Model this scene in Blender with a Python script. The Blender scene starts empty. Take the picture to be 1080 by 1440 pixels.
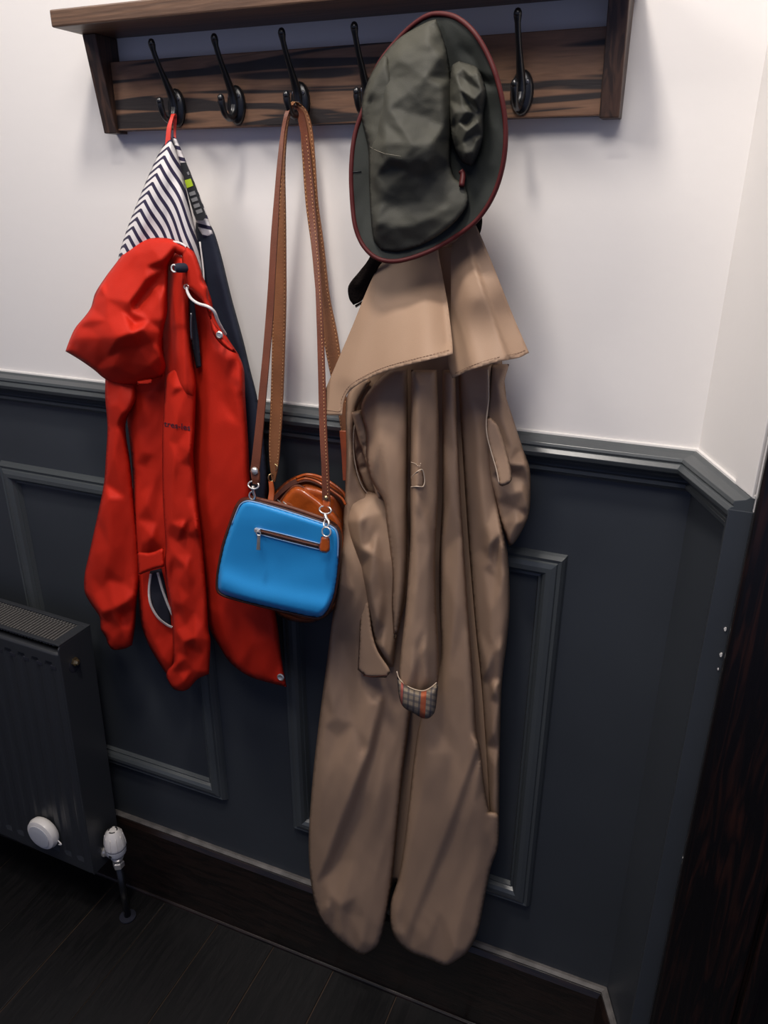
import bpy, bmesh, math, random
import numpy as np
from mathutils import Vector, Matrix, noise
from mathutils.geometry import delaunay_2d_cdt

random.seed(3)
C = bpy.context.scene.collection
# ------------------------------------------------------------------ camera, world, lights
CAMZ = 1.49
F_PX = 1074.12
CX, CY = 540.0, 720.0
RX = np.array([[0.92246633, 0.15142996, -0.35514058],
               [0.38606095, -0.353275, 0.85214653],
               [0.00357823, -0.9231824, -0.38434549]])     # rows: world axes in camera (right, down, forward)
cam = bpy.data.objects.new('camera', bpy.data.cameras.new('camera'))
C.objects.link(cam)
cam.data.sensor_fit = 'HORIZONTAL'
cam.data.sensor_width = 36.0
cam.data.lens = F_PX / 1080.0 * 36.0
cam.data.clip_start = 0.02
_r = RX @ np.array([1, 0, 0]); _u = RX @ np.array([0, -1, 0]); _b = RX @ np.array([0, 0, -1])
m = Matrix(((_r[0], _u[0], _b[0], 0.0), (_r[1], _u[1], _b[1], -1.0), (_r[2], _u[2], _b[2], CAMZ), (0, 0, 0, 1)))
cam.matrix_world = m
bpy.context.scene.camera = cam
sc = bpy.context.scene
sc.view_settings.view_transform = 'Standard'
sc.view_settings.look = 'None'
sc.view_settings.gamma = 1.0
sc.view_settings.use_curve_mapping = False
sc.view_settings.exposure = 0.50

w = bpy.data.worlds.new('world'); sc.world = w; w.use_nodes = True
w.node_tree.nodes['Background'].inputs[0].default_value = (0.44, 0.52, 0.88, 1)
w.node_tree.nodes['Background'].inputs[1].default_value = 0.24

def area(name, loc, size, power, col, aim, spread=180):
    l = bpy.data.lights.new(name, 'AREA'); l.shape = 'DISK'; l.size = size; l.energy = power; l.color = col; l.spread = math.radians(spread)
    o = bpy.data.objects.new(name, l); C.objects.link(o); o.location = loc
    o.rotation_euler = (Vector(aim) - Vector(loc)).to_track_quat('-Z', 'Y').to_euler()
    return o
area('ceiling_lamp', (-0.42, -0.64, 2.70), 0.20, 12, (1.0, 0.93, 0.86), (-0.45, -0.2, 0.9))
area('ceiling_lamp', (-1.45, -0.85, 2.70), 0.7, 8, (1.0, 0.94, 0.88), (-0.7, 0.0, 1.5), 130)
area('ceiling_lamp', (-0.1, -0.95, 2.70), 0.9, 9.0, (1.0, 0.94, 0.90), (-0.1, 0.0, 1.4), 130)

# ------------------------------------------------------------------ helpers
def at(x, y, Y):
    """a pixel of the photograph taken to the plane Y metres in front of the wall"""
    d = RX @ np.array([x - CX, y - CY, F_PX]); t = (1.0 - Y) / d[1]
    return Vector((d[0] * t, -1.0 + d[1] * t, CAMZ + d[2] * t))
def at_arr(x, y, Y):
    d = np.stack([x - CX, y - CY, np.full_like(x, F_PX)], 0); d = RX @ d
    t = (1.0 - Y) / d[1]
    return np.stack([d[0] * t, -1.0 + d[1] * t, CAMZ + d[2] * t], 1)

def mat(name, col, rough=0.6, metal=0.0, noise_amt=0.0, nscale=20.0, bump=0.0, bscale=300.0, spec=0.5, sheen=0.0, col2=None, coat=0.0):
    m = bpy.data.materials.new(name); m.use_nodes = True
    nt = m.node_tree; b = nt.nodes['Principled BSDF']
    b.inputs['Base Color'].default_value = (*col, 1)
    b.inputs['Roughness'].default_value = rough; b.inputs['Metallic'].default_value = metal
    b.inputs['Specular IOR Level'].default_value = spec
    if sheen: b.inputs['Sheen Weight'].default_value = sheen
    if coat: b.inputs['Coat Weight'].default_value = coat
    tc = nt.nodes.new('ShaderNodeTexCoord')
    if noise_amt:
        n = nt.nodes.new('ShaderNodeTexNoise'); n.inputs['Scale'].default_value = nscale; n.inputs['Detail'].default_value = 5
        nt.links.new(tc.outputs['Object'], n.inputs['Vector'])
        r = nt.nodes.new('ShaderNodeValToRGB')
        c2 = col2 or tuple(c * (1 - noise_amt) for c in col)
        r.color_ramp.elements[0].color = (*c2, 1); r.color_ramp.elements[0].position = 0.3
        r.color_ramp.elements[1].color = (*[min(1, c * (1 + noise_amt * 0.4)) for c in col], 1); r.color_ramp.elements[1].position = 0.7
        nt.links.new(n.outputs['Fac'], r.inputs['Fac']); nt.links.new(r.outputs['Color'], b.inputs['Base Color'])
    if bump:
        n2 = nt.nodes.new('ShaderNodeTexNoise'); n2.inputs['Scale'].default_value = bscale; n2.inputs['Detail'].default_value = 3
        nt.links.new(tc.outputs['Object'], n2.inputs['Vector'])
        bp = nt.nodes.new('ShaderNodeBump'); bp.inputs['Strength'].default_value = bump; bp.inputs['Distance'].default_value = 0.002
        nt.links.new(n2.outputs['Fac'], bp.inputs['Height']); nt.links.new(bp.outputs['Normal'], b.inputs['Normal'])
    return m

def thing(name, label, cat, loc, group=None):
    o = bpy.data.objects.new(name, None); o.empty_display_size = 0.05
    C.objects.link(o); o.location = loc; o['label'] = label; o['category'] = cat
    if group: o['group'] = group
    return o
def depth_of(o):
    v = Vector((0, 0, 0)); p = o
    while p is not None:
        v += Vector(p.location); p = p.parent
    return v
def link_mesh(name, me, m, parent=None, smooth=True, label=None):
    o = bpy.data.objects.new(name, me); C.objects.link(o)
    if m: me.materials.append(m)
    if parent is not None:
        off = depth_of(parent)
        if off.length: me.transform(Matrix.Translation(-off))
        o.parent = parent
    if smooth and len(me.polygons):
        me.polygons.foreach_set('use_smooth', [True] * len(me.polygons))
    if label: o['label'] = label
    return o
def finish(name, bm, m, parent=None, smooth=False, label=None, bevel=0.0, seg=2):
    bmesh.ops.recalc_face_normals(bm, faces=bm.faces)
    me = bpy.data.meshes.new(name); bm.to_mesh(me); bm.free()
    o = link_mesh(name, me, m, parent, smooth, label)
    if bevel:
        md = o.modifiers.new('bevel', 'BEVEL'); md.width = bevel; md.segments = seg; md.limit_method = 'ANGLE'
    return o
def struct(o):
    o['kind'] = 'structure'; return o
def box(bm, lo, hi):
    vs = [bm.verts.new((x, y, z)) for x in (lo[0], hi[0]) for y in (lo[1], hi[1]) for z in (lo[2], hi[2])]
    for f in ((0, 1, 3, 2), (4, 6, 7, 5), (0, 4, 5, 1), (2, 3, 7, 6), (0, 2, 6, 4), (1, 5, 7, 3)):
        bm.faces.new([vs[i] for i in f])
    return vs
def boxo(name, lo, hi, m, parent=None, bevel=0.0, **k):
    bm = bmesh.new(); box(bm, lo, hi); return finish(name, bm, m, parent, bevel=bevel, **k)
def sweep(bm, path, prof, closed_prof=True, up=Vector((0, 0, 1))):
    """prof: list of (outward, along-up) pairs; path: list of (point, outward vector)"""
    rings = []
    for p, o in path:
        rings.append([bm.verts.new(Vector(p) + Vector(o) * a + up * b) for a, b in prof])
    n = len(prof)
    for i in range(len(rings) - 1):
        for j in range(n if closed_prof else n - 1):
            k = (j + 1) % n
            bm.faces.new((rings[i][j], rings[i][k], rings[i + 1][k], rings[i + 1][j]))
    for r in (rings[0], rings[-1]):
        bm.faces.new(r)
def prism(bm, pts, y0, y1):
    """polygon in x,z extruded from y0 to y1"""
    a = [bm.verts.new((x, y0, z)) for x, z in pts]; b = [bm.verts.new((x, y1, z)) for x, z in pts]
    bm.faces.new(a); bm.faces.new(b[::-1])
    for i in range(len(pts)):
        j = (i + 1) % len(pts); bm.faces.new((a[i], b[i], b[j], a[j]))

def cr(pts, n=8, closed=False):
    """Catmull-Rom through n-dim points"""
    P = [np.array(p, float) for p in pts]; N = len(P); out = []
    rng = range(N if closed else N - 1)
    for i in rng:
        p1, p2 = P[i], P[(i + 1) % N]
        p0 = P[(i - 1) % N] if (closed or i > 0) else 2 * p1 - p2
        p3 = P[(i + 2) % N] if (closed or i < N - 2) else 2 * p2 - p1
        for k in range(n):
            t = k / n
            out.append(0.5 * ((2 * p1) + (-p0 + p2) * t + (2 * p0 - 5 * p1 + 4 * p2 - p3) * t * t + (-p0 + 3 * p1 - 3 * p2 + p3) * t ** 3))
    if not closed: out.append(P[-1])
    return np.array(out)
def smooth_outline(pts, step):
    """closed outline, rounded except at sharp corners"""
    P = [np.array(p[:2], float) for p in pts]; N = len(P); out = []
    sharp = []
    for i in range(N):
        a = P[i] - P[i - 1]; b = P[(i + 1) % N] - P[i]
        ang = math.degrees(math.acos(max(-1, min(1, a @ b / (np.linalg.norm(a) * np.linalg.norm(b) + 1e-9)))))
        sharp.append(ang > 48)
    for i in range(N):
        p1, p2 = P[i], P[(i + 1) % N]
        p0 = 2 * p1 - p2 if sharp[i] else P[i - 1]
        p3 = 2 * p2 - p1 if sharp[(i + 1) % N] else P[(i + 2) % N]
        L = np.linalg.norm(p2 - p1); n = max(1, int(round(L / step)))
        m1 = (p2 - p0) * 0.5; m2 = (p3 - p1) * 0.5
        for mm in (m1, m2):
            l = np.linalg.norm(mm)
            if l > L: mm *= L / l
        for k in range(n):
            t = k / n
            out.append((2 * t ** 3 - 3 * t * t + 1) * p1 + (t ** 3 - 2 * t * t + t) * m1 + (-2 * t ** 3 + 3 * t * t) * p2 + (t ** 3 - t * t) * m2)
    return np.array(out)
def seg_dist(X, Y, poly, closed=False):
    """distance, signed side and running parameter of the nearest point of a polyline"""
    n = len(poly); best = np.full(X.shape, 1e18); sg = np.zeros(X.shape); tt = np.zeros(X.shape)
    L = [0.0]
    rng = n if closed else n - 1
    for i in range(rng):
        L.append(L[-1] + np.linalg.norm(poly[(i + 1) % n] - poly[i]))
    for i in range(rng):
        a = poly[i]; b = poly[(i + 1) % n]; d = b - a; l2 = d @ d
        if l2 < 1e-9: continue
        t = np.clip(((X - a[0]) * d[0] + (Y - a[1]) * d[1]) / l2, 0, 1)
        qx = a[0] + t * d[0] - X; qy = a[1] + t * d[1] - Y; q = qx * qx + qy * qy
        mk = q < best
        best[mk] = q[mk]; cross = d[0] * (Y - a[1]) - d[1] * (X - a[0])
        sg[mk] = np.sign(cross)[mk]; tt[mk] = ((L[i] + t * math.sqrt(l2)) / L[-1])[mk]
    return np.sqrt(best), sg, tt
def inside(X, Y, poly):
    r = np.zeros(X.shape, bool); n = len(poly)
    for i in range(n):
        x1, y1 = poly[i]; x2, y2 = poly[(i + 1) % n]
        c = ((y1 > Y) != (y2 > Y))
        with np.errstate(divide='ignore', invalid='ignore'):
            c &= X < (x2 - x1) * (Y - y1) / (y2 - y1 + 1e-12) + x1
        r ^= c
    return r
def tps(ctrl):
    """smooth depth through control points (x, y, d)"""
    P = np.array(ctrl, float)
    if len(P) == 1: return lambda X, Y: np.full(X.shape, P[0, 2])
    if len(P) < 3:
        a, b = P[0], P[1]; d = b[:2] - a[:2]; l = d @ d
        return lambda X, Y: a[2] + (b[2] - a[2]) * np.clip(((X - a[0]) * d[0] + (Y - a[1]) * d[1]) / l, -0.1, 1.1)
    n = len(P); s = 100.0
    def U(r): return np.where(r > 1e-9, r * r * np.log(r + 1e-12), 0)
    K = U(np.linalg.norm(P[:, None, :2] - P[None, :, :2], axis=2) / s) + np.eye(n) * 0.02
    Q = np.c_[np.ones(n), P[:, :2] / s]
    A = np.block([[K, Q], [Q.T, np.zeros((3, 3))]])
    c = np.linalg.lstsq(A, np.r_[P[:, 2], 0, 0, 0], rcond=None)[0]
    def f(X, Y):
        out = c[n] + c[n + 1] * X / s + c[n + 2] * Y / s
        for i in range(n):
            out = out + c[i] * U(np.sqrt((X - P[i, 0]) ** 2 + (Y - P[i, 1]) ** 2) / s)
        return np.clip(out, P[:, 2].min() - .01, P[:, 2].max() + .01)
    return f
def facets(outline, pts, ay=1.0, chains=()):
    """crumpled height (mm at points, zero on the outline), linear between crease points, creases slightly rounded"""
    P = [(x, y, 0.0) for x, y in [p[:2] for p in outline]] + [tuple(map(float, p)) for p in pts]
    E = []
    for ch in chains:
        n0 = len(P); P += [tuple(map(float, p)) for p in ch]; E += [(n0 + i, n0 + i + 1) for i in range(len(ch) - 1)]
    vs, es, fs, ov, oe, of = delaunay_2d_cdt([Vector((p[0], p[1] * ay)) for p in P], E, [], 0, 1e-5)
    H = [P[o[0]][2] if len(o) else 0.0 for o in ov]
    tris = []
    for f in fs:
        if len(f) == 3: tris.append([(vs[i].x, vs[i].y / ay, H[i]) for i in f])
    def ev(X, Y):
        out = np.zeros(X.shape)
        for (x1, y1, h1), (x2, y2, h2), (x3, y3, h3) in tris:
            det = (y2 - y3) * (x1 - x3) + (x3 - x2) * (y1 - y3)
            if abs(det) < 1e-6: continue
            a = ((y2 - y3) * (X - x3) + (x3 - x2) * (Y - y3)) / det; b = ((y3 - y1) * (X - x3) + (x1 - x3) * (Y - y3)) / det; c = 1 - a - b
            mk = (a >= -1e-6) & (b >= -1e-6) & (c >= -1e-6)
            out[mk] = (a * h1 + b * h2 + c * h3)[mk]
        return out / 1000.0
    def f(X, Y, r=3.0):
        acc = ev(X, Y) * 2.0
        for k in range(8):
            rr = r if k % 2 else r * 0.6
            acc += ev(X + rr * math.cos(k * 0.785), Y + rr * math.sin(k * 0.785))
        return acc / 10.0
    return f
class Cloth:
    """a piece of cloth: outline and depths measured from the photograph, with its folds, as a real 3-D body.
    folds: (kind, amplitude mm, width px, polyline[, ends])   kind g round, c sharp crease, s overlap step (falls off left of travel), h hollow/bulge spot"""
    def __init__(self, outline, ctrl=None, T=0.012, r=16, folds=(), step=3.5, sheet=0.0, on=None, off=0.003, wr=0.0012, wscale=(0.03, 0.008), seed=0, efade=7, prof=0.6, rg=None, rf=(.026, .007), pts=None, pr=3.0, ay=1.0, chains=()):
        self.fac = facets(outline, pts, ay, chains) if pts else None; self.pr = pr
        if pts: T, r, efade = min(T, 0.009), min(r, 7), 4
        self.out = smooth_outline(outline, step); self.folds = []
        for f in folds:
            pl = cr(f[3], 6) if len(f[3]) > 2 else np.array(f[3], float)
            self.folds.append((f[0], f[1] / 1000.0, f[2], pl, f[4] if len(f) > 4 else 'both'))
        self.T, self.r, self.step, self.sheet, self.on, self.off = T, r, step, sheet, on, off
        self.base = tps(ctrl) if ctrl else None
        self.wr, self.ws, self.seed, self.efade, self.prof = wr, wscale, seed, efade, prof
        self.rg = (0.0016 if wr > 0.001 else 0.0) if rg is None else rg; self.rf = rf
    def B(self, X, Y):
        if self.on is not None: return self.on.F(X, Y) + self.off
        return self.base(X, Y)
    def F(self, X, Y):
        X = np.asarray(X, float); Y = np.asarray(Y, float)
        b = self.B(X, Y)
        D, _, _ = seg_dist(X, Y, self.out, True); D = np.where(inside(X, Y, self.out), D, 0)
        h = np.zeros(X.shape)
        if self.fac: h += self.fac(X, Y, self.pr)
        for k, A, wd, pl, ends in self.folds:
            if k == 'h':
                cx, cy = pl[0]; rx, ry = pl[1]
                h += A * np.exp(-(((X - cx) / rx) ** 2 + ((Y - cy) / ry) ** 2)); continue
            d, sg, t = seg_dist(X, Y, pl)
            if ends == 'none': tp = 1.0
            elif ends == 'end': tp = np.clip((1 - t) / 0.35, 0, 1)
            elif ends == 'start': tp = np.clip(t / 0.35, 0, 1)
            else: tp = np.clip(np.minimum(t, 1 - t) / 0.3, 0, 1)
            tp = tp * tp * (3 - 2 * tp) if not isinstance(tp, float) else tp
            if k == 'g': v = np.exp(-(d / wd) ** 2) if A > 0 else np.exp(-(d / wd) ** 1.25)
            elif k == 'c': v = np.clip(1.08 - np.sqrt((d / wd / 1.3) ** 2 + 0.006), 0, 1)
            else: v = np.where(sg > 0, np.clip(1.05 - d / wd / 1.5, 0, 1) ** 1.3, np.exp(-(d / (0.10 * wd + 1)) ** 2))
            h += A * tp * v
        if self.wr:
            n = np.array([noise.noise(Vector((x * self.ws[0], y * self.ws[1], self.seed * 7.3))) + 0.45 * noise.noise(Vector((x * self.ws[0] * 2.3 + y * 0.02, y * self.ws[1] * 3.0, self.seed * 3.1 + 9))) for x, y in zip(X.ravel(), Y.ravel())]).reshape(X.shape)
            h += self.wr * n
        if self.rg:
            def rn(x, y):
                wx = x + 14 * noise.noise(Vector((x * .02, y * .02, self.seed + 5))); wy = y + 14 * noise.noise(Vector((x * .02, y * .02, self.seed + 50)))
                return 0.5 - abs(noise.noise(Vector((wx * self.rf[0] + wy * .004, wy * self.rf[1], self.seed * 5.1)))) * 2 + 0.3 - abs(noise.noise(Vector((wx * self.rf[0] * 1.7 - wy * self.rf[1] * 1.8, wy * self.rf[1] * 2.2, self.seed * 2.7)))) * 1.0
            h += self.rg * np.array([rn(x, y) for x, y in zip(X.ravel(), Y.ravel())]).reshape(X.shape)
        fade = np.clip(D / self.efade, 0, 1) if self.efade else 1.0
        if self.sheet: return b + h * (fade if self.efade else 1.0)
        q = np.clip(D / self.r, 0, 1)
        pr = (1 - (1 - q) ** 2) ** self.prof
        return np.maximum(b + self.T * pr + h * fade, b + 0.0008 * np.clip(D, 0, 1))
    def build(self, name, m, parent=None, label=None, uv=None):
        o = self.out; st = self.step
        x0, y0 = o.min(0); x1, y1 = o.max(0)
        gx, gy = np.meshgrid(np.arange(x0, x1, st), np.arange(y0, y1, st * 0.87)); gx = gx.astype(float)
        gx[::2] += st * 0.5
        gx = gx.ravel(); gy = gy.ravel()
        D, _, _ = seg_dist(gx, gy, o, True); k = inside(gx, gy, o) & (D > st * 0.6)
        ip = np.c_[gx[k], gy[k]]
        nb = len(o); allp = [Vector(p) for p in np.vstack([o, ip])]
        vs, es, fs, ov, oe, of = delaunay_2d_cdt(allp, [], [list(range(nb))], 1, 1e-4)
        V = np.array([(v.x, v.y) for v in vs]); X, Y = V[:, 0].copy(), V[:, 1].copy()
        Ff = self.F(X, Y); isb = np.zeros(len(V), bool)
        for i, l in enumerate(ov):
            if any(j < nb for j in l): isb[i] = True
        front = at_arr(X, Y, Ff)
        if self.sheet:
            back = at_arr(X, Y, Ff - self.sheet); bidx = np.arange(len(V)) + len(V); verts = np.vstack([front, back])
        else:
            Bd = self.B(X, Y); fi = ~isb; back = at_arr(X[fi], Y[fi], Bd[fi] if hasattr(Bd, '__len__') else Bd)
            bidx = np.arange(len(V)); bidx[fi] = len(V) + np.arange(fi.sum()); verts = np.vstack([front, back])
        faces = [tuple(f) for f in fs] + [tuple(int(bidx[i]) for i in f[::-1]) for f in fs]
        if self.sheet:
            cnt = {}
            for f in fs:
                for a, b in zip(f, list(f[1:]) + [f[0]]):
                    cnt[(a, b)] = 1
            for (a, b) in list(cnt):
                if (b, a) not in cnt: faces.append((b, a, int(bidx[a]), int(bidx[b])))
        me = bpy.data.meshes.new(name); me.from_pydata(verts.tolist(), [], faces); me.update()
        allx = np.concatenate([X, X if self.sheet else X[~isb]]); ally = np.concatenate([Y, Y if self.sheet else Y[~isb]])
        U_, V_ = uv(allx, ally) if uv else (allx / 100.0, ally / 100.0)
        lay = me.uv_layers.new(name='cloth'); li = np.zeros(len(me.loops), int); me.loops.foreach_get('vertex_index', li)
        lay.data.foreach_set('uv', np.c_[U_[li], V_[li]].ravel())
        bm = bmesh.new(); bm.from_mesh(me); bmesh.ops.recalc_face_normals(bm, faces=bm.faces); bm.to_mesh(me); bm.free()
        return link_mesh(name, me, m, parent, True, label)
    def p(self, x, y, off=0.001):
        return at(x, y, float(self.F(np.array([x]), np.array([y]))[0]) + off)

def tube(bm, pts, r, n=8, closed=False, radii=None):
    pts = [Vector(p) for p in pts]; N = len(pts); rings = []; prev = None
    for i, p in enumerate(pts):
        if closed: t = pts[(i + 1) % N] - pts[i - 1]
        else: t = pts[min(i + 1, N - 1)] - pts[max(i - 1, 0)]
        t.normalize()
        a = prev if prev is not None else (Vector((0, 0, 1)) if abs(t.z) < 0.9 else Vector((1, 0, 0)))
        u = t.cross(a).cross(t); u = (a - t * a.dot(t)).normalized(); v = t.cross(u); prev = u
        rr = radii[i] if radii is not None else r
        rings.append([bm.verts.new(p + (u * math.cos(2 * math.pi * k / n) + v * math.sin(2 * math.pi * k / n)) * rr) for k in range(n)])
    for i in range(N if closed else N - 1):
        A = rings[i]; B = rings[(i + 1) % N]
        for k in range(n):
            bm.faces.new((A[k], A[(k + 1) % n], B[(k + 1) % n], B[k]))
    if not closed:
        bm.faces.new(rings[0][::-1]); bm.faces.new(rings[-1])
def tubeo(name, pts, r, m, parent=None, n=8, closed=False, label=None, sm=5, radii=None):
    if sm: 
        q = cr([tuple(p) for p in pts], sm, closed)
        if radii is not None: radii = np.interp(np.linspace(0, 1, len(q)), np.linspace(0, 1, len(radii)), radii)
    else: q = pts
    bm = bmesh.new(); tube(bm, q, r, n, closed, radii); return finish(name, bm, m, parent, True, label)
def ribbon(name, rows, m, parent=None, th=0.0025, n=8, label=None, sm=True, arch=0.0):
    """rows: (xL, yL, dL, xR, yR, dR) edges of a band"""
    q = cr(rows, n) if sm else np.array(rows, float)
    bm = bmesh.new(); rings = []
    for r in q:
        L = at(r[0], r[1], r[2]); R = at(r[3], r[4], r[5]); M = (L + R) / 2 + Vector((0, -arch, 0)); y = Vector((0, th, 0))
        rings.append([bm.verts.new(v) for v in (L, M, R, R + y, M + y, L + y)])
    for a, b in zip(rings[:-1], rings[1:]):
        for k in range(6): bm.faces.new((a[k], a[(k + 1) % 6], b[(k + 1) % 6], b[k]))
    bm.faces.new(rings[0]); bm.faces.new(rings[-1])
    o = finish(name, bm, m, parent, False, label, bevel=0.0006, seg=1)
    return o
def stitches(name, pts, m, parent, length=0.004, r=0.0005, gap=0.0035, label=None):
    """a dashed line of raised thread through 3-D points"""
    q = cr([tuple(p) for p in pts], 8); bm = bmesh.new(); d = 0; acc = [0]
    for a, b in zip(q[:-1], q[1:]): acc.append(acc[-1] + np.linalg.norm(b - a))
    acc = np.array(acc); s = 0
    while s + length < acc[-1]:
        A = [np.interp(s, acc, q[:, i]) for i in range(3)]; B = [np.interp(s + length, acc, q[:, i]) for i in range(3)]
        tube(bm, [A, B], r, 4); s += length + gap
    o = finish(name, bm, m, parent, True, label); o['kind'] = 'stuff'; return o
def lathe(bm, prof, center, axis, n=24):
    """prof: (radius, along) pairs"""
    ax = Vector(axis).normalized(); a = Vector((0, 0, 1)) if abs(ax.z) < 0.9 else Vector((1, 0, 0))
    u = ax.cross(a).normalized(); v = ax.cross(u); c = Vector(center); rings = []
    for r, h in prof:
        rings.append([bm.verts.new(c + ax * h + (u * math.cos(2 * math.pi * k / n) + v * math.sin(2 * math.pi * k / n)) * max(r, 1e-5)) for k in range(n)])
    for A, B in zip(rings[:-1], rings[1:]):
        for k in range(n): bm.faces.new((A[k], A[(k + 1) % n], B[(k + 1) % n], B[k]))
    bm.faces.new(rings[0][::-1]); bm.faces.new(rings[-1])
def latheo(name, prof, center, axis, m, parent=None, n=24, label=None, smooth=True):
    bm = bmesh.new(); lathe(bm, prof, center, axis, n); o = finish(name, bm, m, parent, smooth, label)
    if smooth:
        md = o.modifiers.new('es', 'EDGE_SPLIT'); md.split_angle = math.radians(40)
    return o

# ------------------------------------------------------------------ materials
M = {}
M['plaster'] = mat('white_plaster', (0.77, 0.735, 0.705), 0.7, bump=0.12, bscale=60)
M['panel_paint'] = mat('dark_grey_paint', (0.036, 0.041, 0.048), 0.42, noise_amt=0.12, nscale=4, bump=0.05, bscale=40)
M['panel_paint_lit'] = mat('dark_grey_paint_lit', (0.056, 0.063, 0.067), 0.30, bump=0.04, bscale=80)  # panel paint lightened for mouldings, light from above put into the colour
M['ceiling'] = mat('ceiling_white', (0.7, 0.7, 0.7), 0.8)
M['black_metal'] = mat('black_cast_iron', (0.006, 0.0065, 0.008), 0.30, spec=0.6)
M['screw'] = mat('dark_screw', (0.15, 0.15, 0.16), 0.35, 0.9)
M['beige'] = mat('beige_cotton', (0.325, 0.212, 0.140), 0.60, bump=0.10, bscale=900, noise_amt=0.05, nscale=8, spec=0.3)
M['beige_thread'] = mat('beige_thread', (0.50, 0.39, 0.29), 0.7)
M['red'] = mat('red_shell_cloth', (0.52, 0.019, 0.007), 0.64, bump=0.15, bscale=700, noise_amt=0.10, nscale=12, spec=0.18)
M['red_edge'] = mat('red_tape', (0.62, 0.035, 0.02), 0.5)
M['navy'] = mat('navy_mesh_lining', (0.006, 0.010, 0.026), 0.8, bump=0.2, bscale=1200)
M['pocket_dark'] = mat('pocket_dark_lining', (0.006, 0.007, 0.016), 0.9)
M['white_cord'] = mat('white_cord', (0.72, 0.68, 0.66), 0.6, bump=0.5, bscale=900)
M['label_black'] = mat('label_black', (0.015, 0.016, 0.018), 0.6)
M['label_green'] = mat('label_green', (0.40, 0.55, 0.02), 0.6)
M['label_grey'] = mat('label_grey_print', (0.20, 0.20, 0.20), 0.7)
M['print_navy'] = mat('navy_print', (0.03, 0.008, 0.02), 0.6)
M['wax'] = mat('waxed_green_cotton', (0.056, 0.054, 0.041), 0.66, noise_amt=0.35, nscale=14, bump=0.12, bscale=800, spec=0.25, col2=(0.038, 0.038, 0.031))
M['wax_shaded'] = mat('waxed_green_cotton_shaded', (0.024, 0.027, 0.023), 0.7, noise_amt=0.3, nscale=18, bump=0.1, bscale=800, spec=0.3)  # same cloth darkened for the brim, its self-shadow put into the colour
M['burgundy'] = mat('burgundy_binding', (0.070, 0.010, 0.010), 0.55, spec=0.25)
M['suede'] = mat('dark_brown_suede', (0.009, 0.006, 0.005), 0.9, bump=0.5, bscale=500, spec=0.1)
M['blue'] = mat('blue_leather', (0.022, 0.285, 0.66), 0.40, bump=0.12, bscale=900, noise_amt=0.06, nscale=6)
M['blue_edge'] = mat('pale_blue_edge', (0.25, 0.40, 0.62), 0.4)
M['brown_leather'] = mat('brown_leather', (0.150, 0.042, 0.018), 0.45, noise_amt=0.25, nscale=30, bump=0.2, bscale=600)
M['dark_leather'] = mat('dark_brown_leather', (0.055, 0.016, 0.010), 0.5)
M['tan'] = mat('tan_strap_leather', (0.25, 0.098, 0.038), 0.55, noise_amt=0.2, nscale=25, bump=0.15, bscale=500)
M['cognac'] = mat('cognac_leather', (0.46, 0.090, 0.014), 0.28, noise_amt=0.35, nscale=20, bump=0.15, bscale=200, coat=0.3)
M['tan_thread'] = mat('pale_thread', (0.55, 0.30, 0.13), 0.7)
M['hat_thread'] = mat('hat_thread', (0.17, 0.155, 0.12), 0.8)
M['hem_thread'] = mat('hem_thread', (0.24, 0.14, 0.09), 0.8)
M['chrome'] = mat('nickel', (0.75, 0.71, 0.67), 0.30, 0.75)
M['silver'] = mat('silver_snap', (0.62, 0.60, 0.56), 0.3, 0.8)
M['white_plastic'] = mat('white_plastic', (0.72, 0.68, 0.64), 0.35)
M['grey_plastic'] = mat('grey_plastic', (0.48, 0.48, 0.50), 0.45)
M['radiator'] = mat('anthracite_enamel', (0.026, 0.028, 0.032), 0.42, spec=0.5, bump=0.05, bscale=300)
M['radiator_fin'] = mat('grey_fin', (0.10, 0.095, 0.09), 0.5)
M['brass'] = mat('brass', (0.55, 0.42, 0.22), 0.35, 1.0)
M['caulk'] = mat('pale_caulk', (0.62, 0.60, 0.58), 0.7)

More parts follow.
